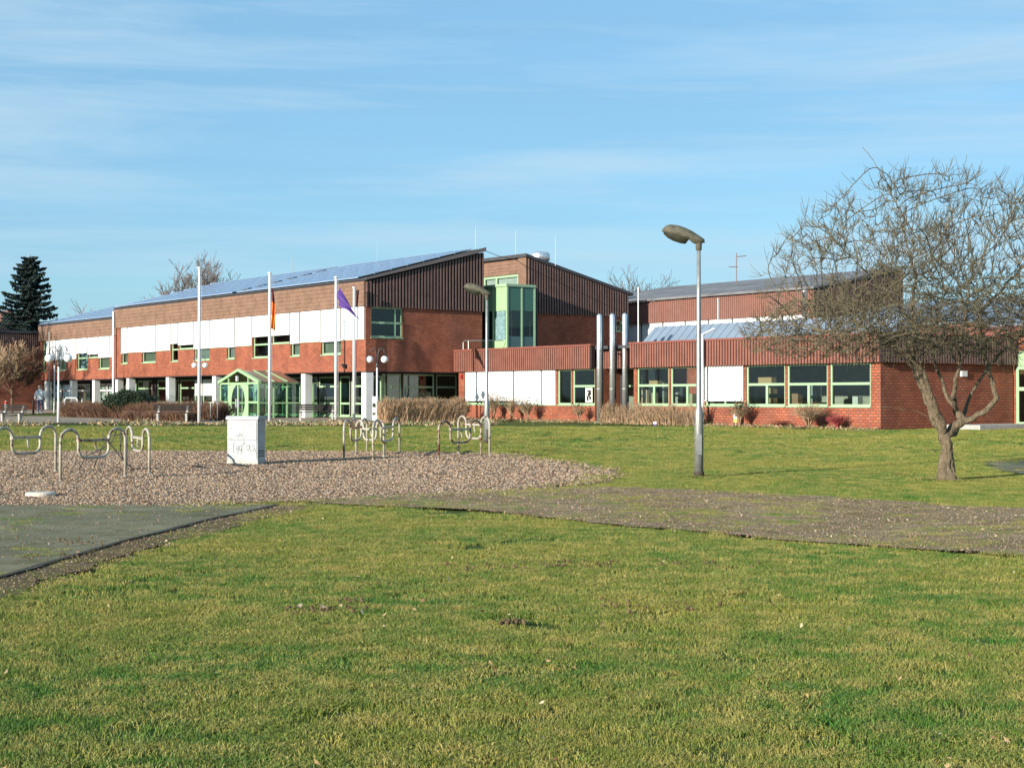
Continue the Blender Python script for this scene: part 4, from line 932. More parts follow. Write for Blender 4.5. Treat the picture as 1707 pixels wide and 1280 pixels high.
cloth('flag', (fp3[0]+.1, 74.9, zat(475, 75)), pur, mat('flag_purple', (.12, .055, .28), .7, var=.25, vscale=4), 'purple flag blown down to the right of its pole')
mb = MB(); 
bpy_fl = cloth('flag', (fp4[0]+.1, 79.1, zat(484, 79.2)), lambda u, v: (u*.16*(1-.3*v), .04*math.sin(u*8+v*3), -v*.85), mat('flag_dark', (.05, .02, .02), .8), 'short dark furled flag at the pole by the gable corner')

# ------------------------------------------------------------------ double globe lamps
def globe_lamp(px, y, gpy, half, gr, label, thick=.06):
    x = (px-CX)/F*y; g = hz(y); e = empty('globe_lamp', (x, y, g), 0, label=label, cat='lamp post', group='double globe lamps on the forecourt')
    zg = zat(gpy, y)-g
    mb = MB(); mb.lathe([(thick*1.2, 0), (thick*1.1, 1.0), (thick*.8, 1.05), (thick*.7, zg-.35)], sides=12); mb.build('pole', WPOLE, e, True)
    mb = MB(); mb.lathe([(thick*1.1, zg-.4), (thick*1.1, zg-.22), (thick*.5, zg-.18)], sides=10)
    for sg in (-1, 1):
        h_ = half; pts = [(sg*.02, 0, zg-.25), (sg*.05, 0, zg+.25)] + [(sg*(.05+(h_-.05)*(1-math.cos(t))/2), 0, zg+.25+math.sin(t)*.30) for t in np.linspace(.2, math.pi, 9)]
        mb.tube(pts, .022, 6)
    mb.build('arms', mat('arm_grey', (.06, .06, .065), .4), e, True)
    for sg in (-1, 1):
        mb = MB(); mb.ball((sg*half, 0, zg), gr, 18, 12); gl_ = mb.build('globe', GLOBE, e, True)
        mb = MB(); mb.lathe([(gr*.45, zg+gr*.86), (gr*.4, zg+gr*1.08), (.02, zg+gr*1.12)], c=(sg*half, 0, 0), sides=10); mb.build('cap', BLACK, gl_)
    return e
e = globe_lamp(97.5, 74, 597, .50, .205, 'double globe lamp in front on the left, near the walking person'); e.rotation_euler = (0, 0, R(-12))
e = globe_lamp(90.5, 100, 598, .42, .17, 'farther double globe lamp half hidden behind the left front one', .05); e.rotation_euler = (0, 0, R(50))
globe_lamp(333, 88, 609, .31, .16, 'double globe lamp hidden behind the bare flagpole'); globe_lamp(628.5, 76.5, 599, .37, .18, 'double globe lamp standing at the gable corner column')

# ------------------------------------------------------------------ street lamps
LENS = mat('lamp_bowl', (.05, .05, .035), .25, var=.5, vscale=14)
HEADM = mat('lamp_shell_mossy', (.115, .105, .07), .8, var=.6, vscale=10, bump=.4, bscale=40)
def street_lamp(px, py, y, label, head_dir):
    x = (px-CX)/F*y; g = hz(y); e = empty('street_lamp', (x, y, g), label=label, cat='street lamp', group='street lamps on the lawn')
    H = 4.72
    mb = MB(); mb.lathe([(.090, -.05), (.088, 1.22), (.075, 1.33), (.052, 1.40), (.045, 3.2), (.040, H)], sides=16); mb.build('pole', GALV, e, True)
    mb = MB(); mb.lathe([(.105, -.02), (.108, .10), (.1, .12)], sides=16); mb.build('base_collar', mat('collar_rust', (.05, .035, .025), .8), e, True)
    mb = MB(); mb.box(-.045, .045, -.101, -.094, .45, .85); mb.build('access_door', GALV, e)
    mb = MB(); mb.lathe([(.05, H-.18), (.062, H-.16), (.062, H+.03), (.03, H+.06)], sides=12); mb.build('spigot', HEADM, e, True)
    # head: loft of half-lens sections along local -x
    T = Matrix.Translation((0, 0, H)) @ Matrix.Rotation(head_dir, 4, 'Z') @ Matrix.Rotation(R(16), 4, 'Y')
    secs = [(.12, .02, .02, .05), (.10, .075, .07, .12), (-.04, .105, .12, .12), (-.18, .13, .165, .10), (-.34, .15, .195, .07), (-.5, .155, .20, .05), (-.63, .145, .18, .04), (-.72, .12, .13, .03), (-.76, .06, .06, .02), (-.77, .02, .02, .01)]
    def loft(secs, top):
        mb = MB(); n = 9; base = 0
        for (X, hw, zt, zb) in secs:
            for j in range(n+1):
                t = math.pi*j/n
                mb.v.append(tuple(T @ Vector((X, hw*math.cos(t), (zt*math.sin(t)**.8 if top else -zb*math.sin(t))))))
        for i in range(len(secs)-1):
            for j in range(n):
                q = (i*(n+1)+j, i*(n+1)+j+1, (i+1)*(n+1)+j+1, (i+1)*(n+1)+j); mb.f.append(q if top else q[::-1]); mb.m.append(0)
            if top: mb.f.append((i*(n+1), (i+1)*(n+1), (i+1)*(n+1)+n, i*(n+1)+n)); mb.m.append(0)
        return mb
    hd_ = loft(secs, True).build('head', HEADM, e, True)
    lb = [(X, hw*.88, zt, zb) for X, hw, zt, zb in ((-.2, .09, 0, .02), (-.24, .12, 0, .12), (-.35, .14, 0, .135), (-.5, .145, 0, .125), (-.62, .13, 0, .095), (-.72, .09, 0, .04))]
    loft(lb, False).build('bowl', LENS, hd_, True)
    lb = [(-.19, .10, 0, .02), (-.1, .095, 0, .065), (.02, .075, 0, .07), (.08, .03, 0, .04)]
    loft(lb, False).build('gear_cover', HEADM, hd_, True)
    return e
street_lamp(1165, 795, 30.8, 'near street lamp with mossy cobra head standing on the lawn left of the tree', R(-8))
street_lamp(811.5, 742, 48.5, 'farther street lamp by the rightmost bicycle stands', R(-8))

# ------------------------------------------------------------------ cabinet
x, y = (411-CX)/F*36.6, 36.6
CAB = empty('utility_cabinet', (x, y, 0), R(-23), label='pale grey utility cabinet with faint graffiti scribbles on the wood chips', cat='utility cabinet')
CM = mat('cabinet_grey', (.41, .42, .42), .5, var=.28, vscale=4)
mb = MB(); mb.box(-.43, .43, -.18, .18, 0, .11); mb.build('plinth', CONC, CAB)
mb = MB(); mb.box(-.41, .41, -.17, .17, .11, 1.07)
for sx in (-1, 1): mb.box(sx*.395, sx*.418, -.178, -.171, .12, 1.06)
mb.build('body', CM, CAB)
mb = MB(); mb.prism([(-.21, 1.07), (.21, 1.07), (.21, 1.10), (.17, 1.155), (-.17, 1.155), (-.21, 1.10)], lambda n, z, s: (s, n, z), -.45, .45); mb.build('lid', CM, CAB)
mb = MB(); mb.box(-.385, -.003, -.186, -.1712, .14, 1.04); d1 = mb.build('door', CM, CAB); mb = MB(); mb.box(.003, .385, -.186, -.1712, .14, 1.04); d2 = mb.build('door', CM, CAB)
mb = MB(); mb.box(-.0029, .0029, -.178, -.1712, .14, 1.04); mb.box(-.385, .385, -.1885, -.1862, .585, .593); mb.build('seam', BLACK, CAB)
mb = MB()
for sx in (-1, 1):
    for z in (.25, .6, .92): mb.box(sx*.384, sx*.398, -.196, -.1865, z, z+.06)
mb.build('hinge', GALV, CAB)
mb = MB(); mb.box(.02, .045, -.20, -.189, .5, .66); mb.build('handle', GALV, d2)
mb = MB()
for z in (.2, .26, .32): mb.box(.411, .418, -.12, .12, z, z+.02)
mb.build('vent_slots', BLACK, CAB)
INK = mat('graffiti_ink', (.05, .05, .06), .6)
mb = MB()
def stroke(pts, w_=.006):
    P3 = [Vector((-.41+.82*u, -.188, .12+.93*v)) for u, v in pts]
    for a, b in zip(P3[:-1], P3[1:]):
        d = (b-a); 
        if d.length < 1e-5: continue
        n_ = Vector((-d.z, 0, d.x)).normalized()*w_*.5; mb.quad(a-n_, b-n_, b+n_, a+n_)
def arc(cx, cy, rx, ry, a0, a1, n=9): return [(cx+rx*math.cos(R(a0+(a1-a0)*i/n)), cy+ry*math.sin(R(a0+(a1-a0)*i/n))) for i in range(n+1)]
stroke([(.20, .18), (.22, .42), (.27, .47)], .012); stroke([(.17, .36), (.28, .38)], .010); stroke(arc(.33, .30, .035, .05, 60, 380), .012); stroke([(.37, .35), (.37, .22), (.33, .15)], .010)
stroke(arc(.44, .30, .04, .06, 40, 340), .012); stroke([(.49, .36), (.48, .20), (.44, .14)], .010); stroke([(.53, .44), (.54, .36)], .012); stroke([(.60, .46), (.59, .38)], .012); stroke(arc(.70, .31, .045, .07, 90, 450), .011)
stroke([(.76, .40), (.77, .22), (.83, .20)], .010); stroke(arc(.86, .30, .05, .07, 120, -120), .012); stroke([(.93, .30), (.96, .18)], .010); stroke([(.28, .10), (.31, .05)], .01); stroke([(.80, .14), (.82, .10)], .012)
stroke(arc(.5, .60, .22, .04, 170, 20), .006); stroke([(.25, .62), (.38, .60), (.36, .50)], .007); stroke([(.40, .7), (.41, .6), (.44, .66), (.5, .58)], .006)
mb.build('graffiti', INK, CAB)
STK = mat('sticker_grey', (.30, .31, .30), .6)
mb = MB()
for u, v, w2, h2 in ((.08, .88, .07, .05), (.06, .76, .10, .06), (.07, .70, .06, .03), (.07, .50, .10, .07), (.75, .88, .09, .05)):
    X = -.41+.82*u; Z = .12+.93*v; mb.quad((X, -.1875, Z), (X+.82*w2, -.1875, Z), (X+.82*w2, -.1875, Z+h2), (X, -.1875, Z+h2))
mb.build('sticker', STK, CAB)

# ------------------------------------------------------------------ bicycle stands
def rusty(name, col, amt):
    m = bpy.data.materials.new(name); m.use_nodes = True; nt = m.node_tree; p = nt.nodes['Principled BSDF']; p.inputs['Roughness'].default_value = .55
    g = N(nt, 'ShaderNodeNewGeometry'); nz = N(nt, 'ShaderNodeTexNoise', _Scale=7, _Detail=6, _Roughness=.7); nt.links.new(g.outputs['Position'], nz.inputs[0])
    r = N(nt, 'ShaderNodeMapRange'); r.inputs[1].default_value = .68-amt*.3; r.inputs[2].default_value = .74-amt*.3; nt.links.new(nz.outputs[0], r.inputs[0])
    mx = N(nt, 'ShaderNodeMixRGB'); mx.inputs[1].default_value = (*col, 1); mx.inputs[2].default_value = (.10, .035, .018, 1); nt.links.new(r.outputs[0], mx.inputs[0]); nt.links.new(mx.outputs[0], p.inputs['Base Color']); return m
CREAM = rusty('cream_tube', (.40, .36, .29), .42); RUSTY = rusty('rusty_tube', (.36, .30, .23), .66)
def stand(p0, p1, label, hgt=.98, m=CREAM, bar='full', barm=None):
    (xa, ya), (xb, yb) = p0, p1; L = math.hypot(xb-xa, yb-ya); e = empty('bicycle_stand', (xa, ya, hz(ya)), math.atan2(yb-ya, xb-xa), label=label, cat='bicycle stand', group='looped tube bicycle stands on the wood chips')
    k = L/1.5; hw = .2*k; zt = hgt-.2
    pts = [(0, 0, -.05), (0, 0, zt)] + [(hw-hw*math.cos(t), 0, zt+.2*math.sin(t)) for t in np.linspace(.3, math.pi, 9)]
    dz = .60; rr = .17
    pts += [(2*hw, 0, dz)] + [(2*hw+rr*k-rr*k*math.cos(t), 0, dz-rr*math.sin(t)) for t in np.linspace(.25, math.pi/2, 6)]
    x2 = L-2*hw
    pts += [(x2-rr*k+rr*k*math.sin(t), 0, dz-rr*math.cos(t)) for t in np.linspace(0, math.pi/2-.2, 6)] + [(x2, 0, dz), (x2, 0, zt)]
    pts += [(x2+hw-hw*math.cos(t), 0, zt+.2*math.sin(t)) for t in np.linspace(.3, math.pi, 9)] + [(L, 0, -.05)]
    mb = MB(); mb.tube(pts, .029, 10); mb.build('tube', m, e, True)
    mb = MB(); mb.box(2*hw-.02, 2*hw+(x2-2*hw)*(.98 if bar == 'full' else .6), -.035, .035, hgt-.24, hgt-.19); mb.build('crossbar', barm or m, e)
    mb = MB(); xm = (2*hw+x2)/2+.05; mb.tube([(xm, 0, hgt-.22), (xm, 0, hgt-.33), (xm+.03, 0, hgt-.42)], .02, 6); mb.build('stem', barm or m, e)
    mb = MB()
    for X in (0, L): mb.lathe([(.06, -.02), (.045, .02), (.03, .035)], c=(X, 0, 0), sides=8)
    mb.build('foot', m, e)
    return e
def G(px, py): y = EYE*F/(py-HY); return ((px-CX)/F*y, y)
stand(G(-8, 794), G(93, 786.5), 'bicycle stand cut by the left edge of the picture')
stand(G(101, 803), G(209, 795), 'front bicycle stand of the left cluster, with rusted crossbar', barm=RUSTY)
stand(G(211, 778), G(249, 790), 'narrow-looking bicycle stand at the right of the left cluster', hgt=.93)
mb = MB()
BL = mat('black_tube', (.03, .028, .025), .5)
x, y = G(175, 783)
mb.tube([(-.55, -.1, 0), (-.42, 0, .3), (-.1, .1, .46), (.15, .05, .62), (.25, 0, .86)], .013, 6); mb.tube([(.65, 0, 0), (.4, .05, .2), (.18, 0, .5), (-.05, -.05, .8)], .013, 6); mb.tube([(-.3, .2, .02), (-.1, .15, .5), (.1, .1, .75), (.5, .1, .8)], .011, 6); mb.tube([(.45, .1, .05), (.32, .1, .4), (.35, 0, .85)], .011, 6)
mb.build('bent_frame', BL, loc=(x, y, 0), smooth=True, label='tangle of bent dark tubes between the left bicycle stands', cat='bent frame')
stand(G(573.5, 767), G(612, 757), 'leftmost bicycle stand of the middle cluster, red crossbar', m=CREAM, barm=mat('red_bar', (.38, .12, .08), .6))
stand(G(594, 762), G(640, 764), 'bicycle stand in the centre of the middle cluster', hgt=.93)
stand(G(622, 770), G(666, 757), 'rightmost bicycle stand of the middle cluster', hgt=1.0)
stand(G(731.5, 769), G(802, 765), 'front rust-legged bicycle stand of the right cluster', m=RUSTY, barm=CREAM)
stand(G(764, 758.5), G(816, 763), 'rear pale bicycle stand of the right cluster, beside the farther street lamp', hgt=1.02)
x, y = G(68, 827)
mb = MB(); mb.lathe([(.24, -.02), (.24, .03), (.215, .05), (.02, .058)], sides=28); mb.build('concrete_cover', mat('white_concrete', (.60, .52, .42), .8, var=.15, bump=.2), loc=(x, y, .02), smooth=False, label='round white concrete cover lying on the wood chips at the left', cat='manhole cover')

# ------------------------------------------------------------------ benches
def bench(px, y, wdt, label, rz=0, proto=None):
    x = (px-CX)/F*y; e = empty('park_bench', (x, y, hz(y)+.02), rz, label=label, cat='bench', group='dark slatted benches on the forecourt')
    for sx in (-1, 1):
        mb = MB(); X = sx*(wdt/2-.25); mb.prism([(-.22, 0), (-.14, 0), (.05, .42), (.2, .8), (.14, .82), (-.02, .47), (-.24, .42)], lambda n, z, s: (s, n, z), X-.05, X+.05); mb.build('leg', CONC, e)
    for k in range(3): mb = MB(); mb.box(-wdt/2, wdt/2, -.28+k*.12, -.19+k*.12, .435, .47); mb.build('seat_slat', WOOD, e)
    for k in range(3): mb = MB(); z = .54+k*.11; mb.box(-wdt/2, wdt/2, .02+k*.04, .05+k*.04, z, z+.085); mb.build('back_slat', WOOD, e)
    return e
bench(288, 75.2, 1.9, 'dark slatted bench before the red-brown hedge, left of the bare flagpole'); bench(528, 77.5, 2.1, 'dark slatted bench right of the glazed porch'); bench(22, 74, 1.5, 'weathered low bench at the far left edge', R(-20))

# ------------------------------------------------------------------ plants
def twig_hedge(name, x0, y0, x1, y1, wid, hgt, n, m, label, cat='hedge', r=.012, lean=.25, rough=.12, branch=2):
    L = math.hypot(x1-x0, y1-y0); e_r = math.atan2(y1-y0, x1-x0); mb = MB()
    g0 = hz((y0+y1)/2)
    for i in range(n):
        u = random.random()*L; v = random.gauss(0, wid*.28)
        v = max(-wid/2, min(wid/2, v)); hh = hgt*(.72+rough*2*noise.noise(Vector((u*1.3, v*2, 3)))+random.uniform(-.08, .22))*(1-.25*(abs(v)*2/wid)**2)
        bx, by = u, v*.6; dx, dy = random.gauss(0, lean)*hh*.5, random.gauss(0, lean)*hh*.5+v*.4
        mid_ = (bx+dx*.4+random.gauss(0, .03), by+dy*.4, hh*.5); tip = (bx+dx, by+dy, hh)
        mb.tube([(bx, by, 0), mid_, tip], [r, r*.75, r*.35], 3, cap=False)
        for b in range(branch):
            t = random.uniform(.3, .85); q = [bx+dx*t, by+dy*t, hh*t]
            mb.tube([q, (q[0]+random.gauss(0, .10), q[1]+random.gauss(0, .10), min(hgt, q[2]+random.uniform(.08, .30)))], [r*.6, r*.3], 3, cap=False)
    o = mb.build(name, m, loc=(x0, y0, g0)); o.rotation_euler = (0, 0, e_r); tag(o, label=label, cat=cat); return o
def P(px, y): return (px-CX)/F*y
def hedge_px(p0, p1, y0, y1, *a, **k): return twig_hedge('hedge', P(p0, y0), y0, P(p1, y1), y1, *a, **k)
hedge_px(636, 770, 73.5, 75.5, 1.4, 1.32, 2600, mat('hedge_tan_light', (.55, .37, .22), .9, var=.65, vscale=6), 'tan leafless hedge before the shaded gable, behind the bicycle stands', rough=.07, r=.017, lean=.3)
hedge_px(112, 372, 88, 78.5, 1.8, 1.05, 5200, HEDGEP, 'long red-brown leafless hedge left of the porch', rough=.10, r=.014)
hedge_px(205, 330, 77.5, 76.8, 1.0, .55, 1200, HEDGEP, 'low red-brown shrub row directly behind the left bench', r=.012)
a_, b_ = XY(S(1056, LN-1.0), LN-1.0); c_, d_ = XY(S(1164, LN-1.0), LN-1.0)
twig_hedge('hedge', a_, b_, c_, d_, .9, 1.0, 520, HEDGEB, 'leafless brown hedge under the windows between the flues and the near lamp', r=.015, rough=.3, lean=.4)
a_, b_ = XY(S(1004, LN-.6), LN-.6); c_, d_ = XY(S(1052, LN-.6), LN-.6)
twig_hedge('hedge', a_, b_, c_, d_, .7, .98, 280, HEDGEB, 'leafless brown shrubs at the foot of the three flues', r=.014, rough=.3, lean=.4)
def vase_shrub(px, n_, hgt, wid, n, m, label, stems=5, leaf=None):
    x, y = XY(S(px, n_), n_); mb = MB(); g = hz(y)
    for s_ in range(stems):
        a = 6.283*s_/stems+random.random(); r0 = wid*.18
        p1 = Vector((math.cos(a)*r0, math.sin(a)*r0, hgt*.5)); mb.tube([(0, 0, 0), tuple(p1*.5+Vector((0, 0, .02))), tuple(p1)], [.03, .024, .018], 4, cap=False)
        for b in range(n//stems):
            a2 = random.uniform(0, 6.28); rr = wid*.5*math.sqrt(random.random()); tip = Vector((math.cos(a2)*rr, math.sin(a2)*rr, hgt*random.uniform(.6, 1.0)*(1-.25*(rr/(wid*.5))**2)))
            st = p1*random.uniform(.5, 1); md = (st+tip)/2+Vector((random.gauss(0, .04), random.gauss(0, .04), -.02)); mb.tube([tuple(st), tuple(md), tuple(tip)], [.011, .008, .004], 3, cap=False)
            if leaf and random.random() < leaf:
                for q in range(3):
                    c = tip+Vector((random.gauss(0, .05), random.gauss(0, .05), random.gauss(0, .05))); d = Vector((random.gauss(0, .03), random.gauss(0, .03), random.gauss(0, .03))); f_ = Vector((random.gauss(0, .03), random.gauss(0, .03), random.gauss(0, .03)))
                    mb.cm = 1; mb.tri(c-d, c+d, c+f_); mb.cm = 0
    o = mb.build('shrub', [m, LEAFD], loc=(x, y, g-.02)); tag(o, label=label, cat='shrub')
vase_shrub(822, LN-.8, 1.6, 1.2, 150, HEDGEB, 'tall pruned shrub just right of the farther street lamp, against the white blinds', 4, .6)
vase_shrub(853, LN-.8, 1.45, 1.0, 110, HEDGEB, 'pruned bushy shrub between two others under the white blinds', 3, .5)
vase_shrub(879, LN-.9, 1.35, 1.2, 120, HEDGEB, 'leaning pruned shrub under the right end of the white blinds', 3, .5)
vase_shrub(965, LN-.8, 1.1, .8, 90, HEDGEB, 'small shrub left of the steel flues', 4, .4)
vase_shrub(1233, LN-.8, 1.25, .95, 150, HEDGEB, 'rounded dark-topped shrub at the right end of the single white blind', 4, .8)
vase_shrub(1348, LN-1.0, 1.2, 1.7, 260, HEDGEB, 'wide fan-shaped leafless shrub under the green windows', 10)
vase_shrub(1395, LN-.6, .75, 1.0, 140, mat('twig_crimson', (.26, .04, .04), .8), 'low shrub with crimson stems by the right brick pier', 9)
vase_shrub(1300, LN-.5, .42, 1.2, 90, mat('twig_rust', (.22, .07, .04), .8), 'very low rusty plant under the green windows', 9)
vase_shrub(775, 3.2, 1.05, .8, 160, HEDGEP, 'dark rounded shrub at the right end of the tan hedge', 6, .5)
def leafy(name, x, y, rx, ry, rz, n, m, label, leaf=.07, cat='shrub', zc=.5):
    e = empty(name, (x, y, hz(y)), label=label, cat=cat); mb = MB()
    for k in range(9): a = random.uniform(0, 6.28); mb.tube([(0, 0, 0), (math.cos(a)*rx*.5, math.sin(a)*ry*.5, rz*1.1)], [.03, .01], 4)
    mb.build('stems', TWIGF, e); mb = MB()
    for i in range(n):
        d = Vector((random.gauss(0, 1), random.gauss(0, 1), random.gauss(0, 1))).normalized(); r = random.uniform(.55, 1)*(.85+.3*noise.noise(d*2.1))
        c = Vector((d.x*rx*r, d.y*ry*r, rz*2*zc+d.z*rz*r)); 
        if c.z < 0: continue
        u = Vector((random.gauss(0, 1), random.gauss(0, 1), random.gauss(0, 1))).normalized()*leaf*random.uniform(.5, 1.2); v_ = u.orthogonal().normalized()*leaf*.45
        mb.quad(c-u*.5, c+v_, c+u*.5, c-v_)
    mb.build('foliage', m, e)
leafy('evergreen_shrub', P(215, 84), 84, 1.65, 1.1, .68, 7000, LEAFD, 'dark evergreen shrub mound behind the red-brown hedge, below the left columns', .10, zc=.72)
leafy('evergreen_shrub', P(706, 78.5), 78.5, .78, .6, .75, 2200, mat('olive_leaf', (.05, .05, .025), .8), 'round topiary-like bush showing above the tan hedge', .06, zc=.62)
leafy('evergreen_shrub', P(362, 80), 80, .35, .35, .3, 500, LEAFD, 'small dark plant by the handrail left of the porch', .06)
# flower tub
# bare trees
def bare_tree(name, x, y, h, spread, n, label, m=TWIGF, seed=1, base=None, rmin=.02):
    rs = random.Random(seed); g = hz(y) if base is None else base; e = empty(name, (x, y, g), label=label, cat='tree'); tr = MB(); cr_ = MB(); cnt = [0]
    tr.tube([(0, 0, 0), (0, 0, h*.35)], [h*.022, h*.015], 7)
    Q = []
    for i in range(9):
        a = 6.283*i/9+rs.random(); Q.append((Vector((0, 0, h*rs.uniform(.2, .38))), Vector((math.cos(a)*spread, math.sin(a)*spread, 1)).normalized(), h*rs.uniform(.30, .42), h*.009, 0))
    while Q and cnt[0] < n:
        p, d, L, r, lv = Q.pop(0); cnt[0] += 1; pts = [p]; q = p.copy(); dd = d.copy(); k = 4
        for i in range(k): dd = (dd+Vector((rs.gauss(0, .13), rs.gauss(0, .13), .07))).normalized(); q = q+dd*L/k; pts.append(q.copy())
        (tr if lv < 1 else cr_).tube(pts, [max(rmin*.5, r*(1-.18*i)) for i in range(k+1)], 4 if lv < 2 else 3, cap=False)
        for c in range(6 if lv < 2 else 5):
            i = rs.choice((1, 2, 3, 4)); a = Vector((rs.gauss(0, 1), rs.gauss(0, 1), rs.gauss(.25, .5))).normalized(); Q.append((pts[i], (dd*.9+a*.75).normalized(), L*rs.uniform(.4, .72), r*.5, lv+1))
    tr.build('trunk', m, e); cr_.build('crown', m, e)
bare_tree('bare_tree', P(345, 128), 128, 11.9, .6, 9000, 'bare rounded treetop rising behind the solar roof', mat('far_twig_purple', (.16, .135, .125), .9), 3, rmin=.035)
bare_tree('bare_tree', P(1083, 150), 150, 12.2, .2, 2500, 'small bare treetop behind the far grey roof', seed=5, rmin=.035)
bare_tree('bare_tree', P(168, 190), 190, 12.6, .35, 1200, 'tiny reddish bare treetop far behind the lower solar roof', mat('far_twig_red', (.25, .12, .12), .9), 8, rmin=.06)
bare_tree('bare_tree', P(20, 98), 98, 4.6, 1.1, 3000, 'dense brown leafless bush before the shaded left block', HEDGEP, 12, rmin=.03)
bare_tree('bare_tree', P(-14, 92), 92, 4.8, 1.1, 2500, 'brown leafless bush cut by the left edge of the picture', HEDGEB, 14, rmin=.03)
def conifer(x, y, h, w_, label, n=90, seed=2):
    rs = random.Random(seed); e = empty('conifer', (x, y, hz(y)), label=label, cat='tree'); mb = MB(); mb.tube([(0, 0, 0), (0, 0, h)], [.28, .03], 8); mb.build('trunk', BARK, e); mb = MB()
    for i in range(n):
        z = h*(.10+.89*(i/n)**.95); k = 1-((z/h-.1)/.9); R_ = w_*(k**.75)*rs.uniform(.7, 1.08)+.25
        a = i*2.399+rs.random(); dx, dy = math.cos(a), math.sin(a); m_ = 14
        for j in range(int(m_)):
            t = (j+.6)/m_; rr = R_*t; zz = z-.10*rr+.20*R_*t*t*t
            wl = .55*(1-t*.6)*(.5+R_*.18)
            for q in range(4):
                px_ = rr*dx+rs.gauss(0, .08); py_ = rr*dy+rs.gauss(0, .08); sd = rs.choice((-1, 1)); l = wl*rs.uniform(.5, 1.2)
                ex, ey = px_+dx*l*.5-dy*sd*l, py_+dy*l*.5+dx*sd*l; ez = zz+rs.uniform(-.22, .12)
                mb.tri((px_, py_, zz+.05), (px_+dx*.12, py_+dy*.12, zz-.16), (ex, ey, ez))
                mb.tri((px_-dx*.1, py_-dy*.1, zz), (px_+dx*.25, py_+dy*.25, zz+.02), (ex*.98, ey*.98, ez-.15))
    mb.build('crown', CONIF, e)
conifer(P(50, 140), 140, 13.9, 5.4, 'dark conifer standing behind the left block', 150)
for i, (px, yy, h, ww) in enumerate(((104, 260, 13.5, 1.5), (118, 265, 14.5, 1.6), (128, 262, 13.8, 1.4), (142, 258, 13.2, 1.6))):
    conifer(P(px, yy), yy, h, ww, ('small dark far conifer right beside the big one', 'far conifer second right of the big one, tallest of the row', 'far conifer third right of the big one', 'far conifer farthest right of the big one')[i], 40, 20+i)
bare_tree('bare_tree', -51, 100, 12.5, .8, 3200, 'tall bare tree beyond the left edge that shades the far wing', HEDGEP, 31, rmin=.05)
bare_tree('bare_tree', -52.5, 107, 13, .8, 3200, 'second tall bare tree beyond the left edge, nearer the dark block', HEDGEP, 32, rmin=.06)
# neighbouring house at left edge
e = empty('house', (P(-20, 150), 150, hz(150)), R(-30), label='neighbouring house with reddish tiled roof at the left edge', cat='house')
mb = MB(); mb.box(-6, 3, -4, 4, 0, 6); mb.build('wall', BRICK, e); mb = MB(); mb.prism([(-4.4, 6.0), (0, 9.3), (4.4, 6.0)], lambda n, z, s: (s, n, z), -6.4, 3.4); mb.build('roof', mat('tile_red', (.20, .09, .07), .8, var=.3), e)
# distant wooded line
mb = MB()
for i in range(9000):
    a = rng.uniform(-.55, .55); y = rng.uniform(420, 470); x = math.tan(a)*y*1.0
    hh = 7+3*noise.noise(Vector((x*.02, 1, 2)))+1.5*noise.noise(Vector((x*.08, 5, 2))); z = rng.uniform(0, hh); u = rng.uniform(.5, 1.6)
    mb.tri((x-u, y, z), (x+u, y+.5, z+rng.uniform(-.3, .3)), (x+rng.uniform(-.5, .5), y, z+u*1.2))
mb.build('far_woodland', mat('far_wood', (.035, .045, .035), .9), kind='stuff')

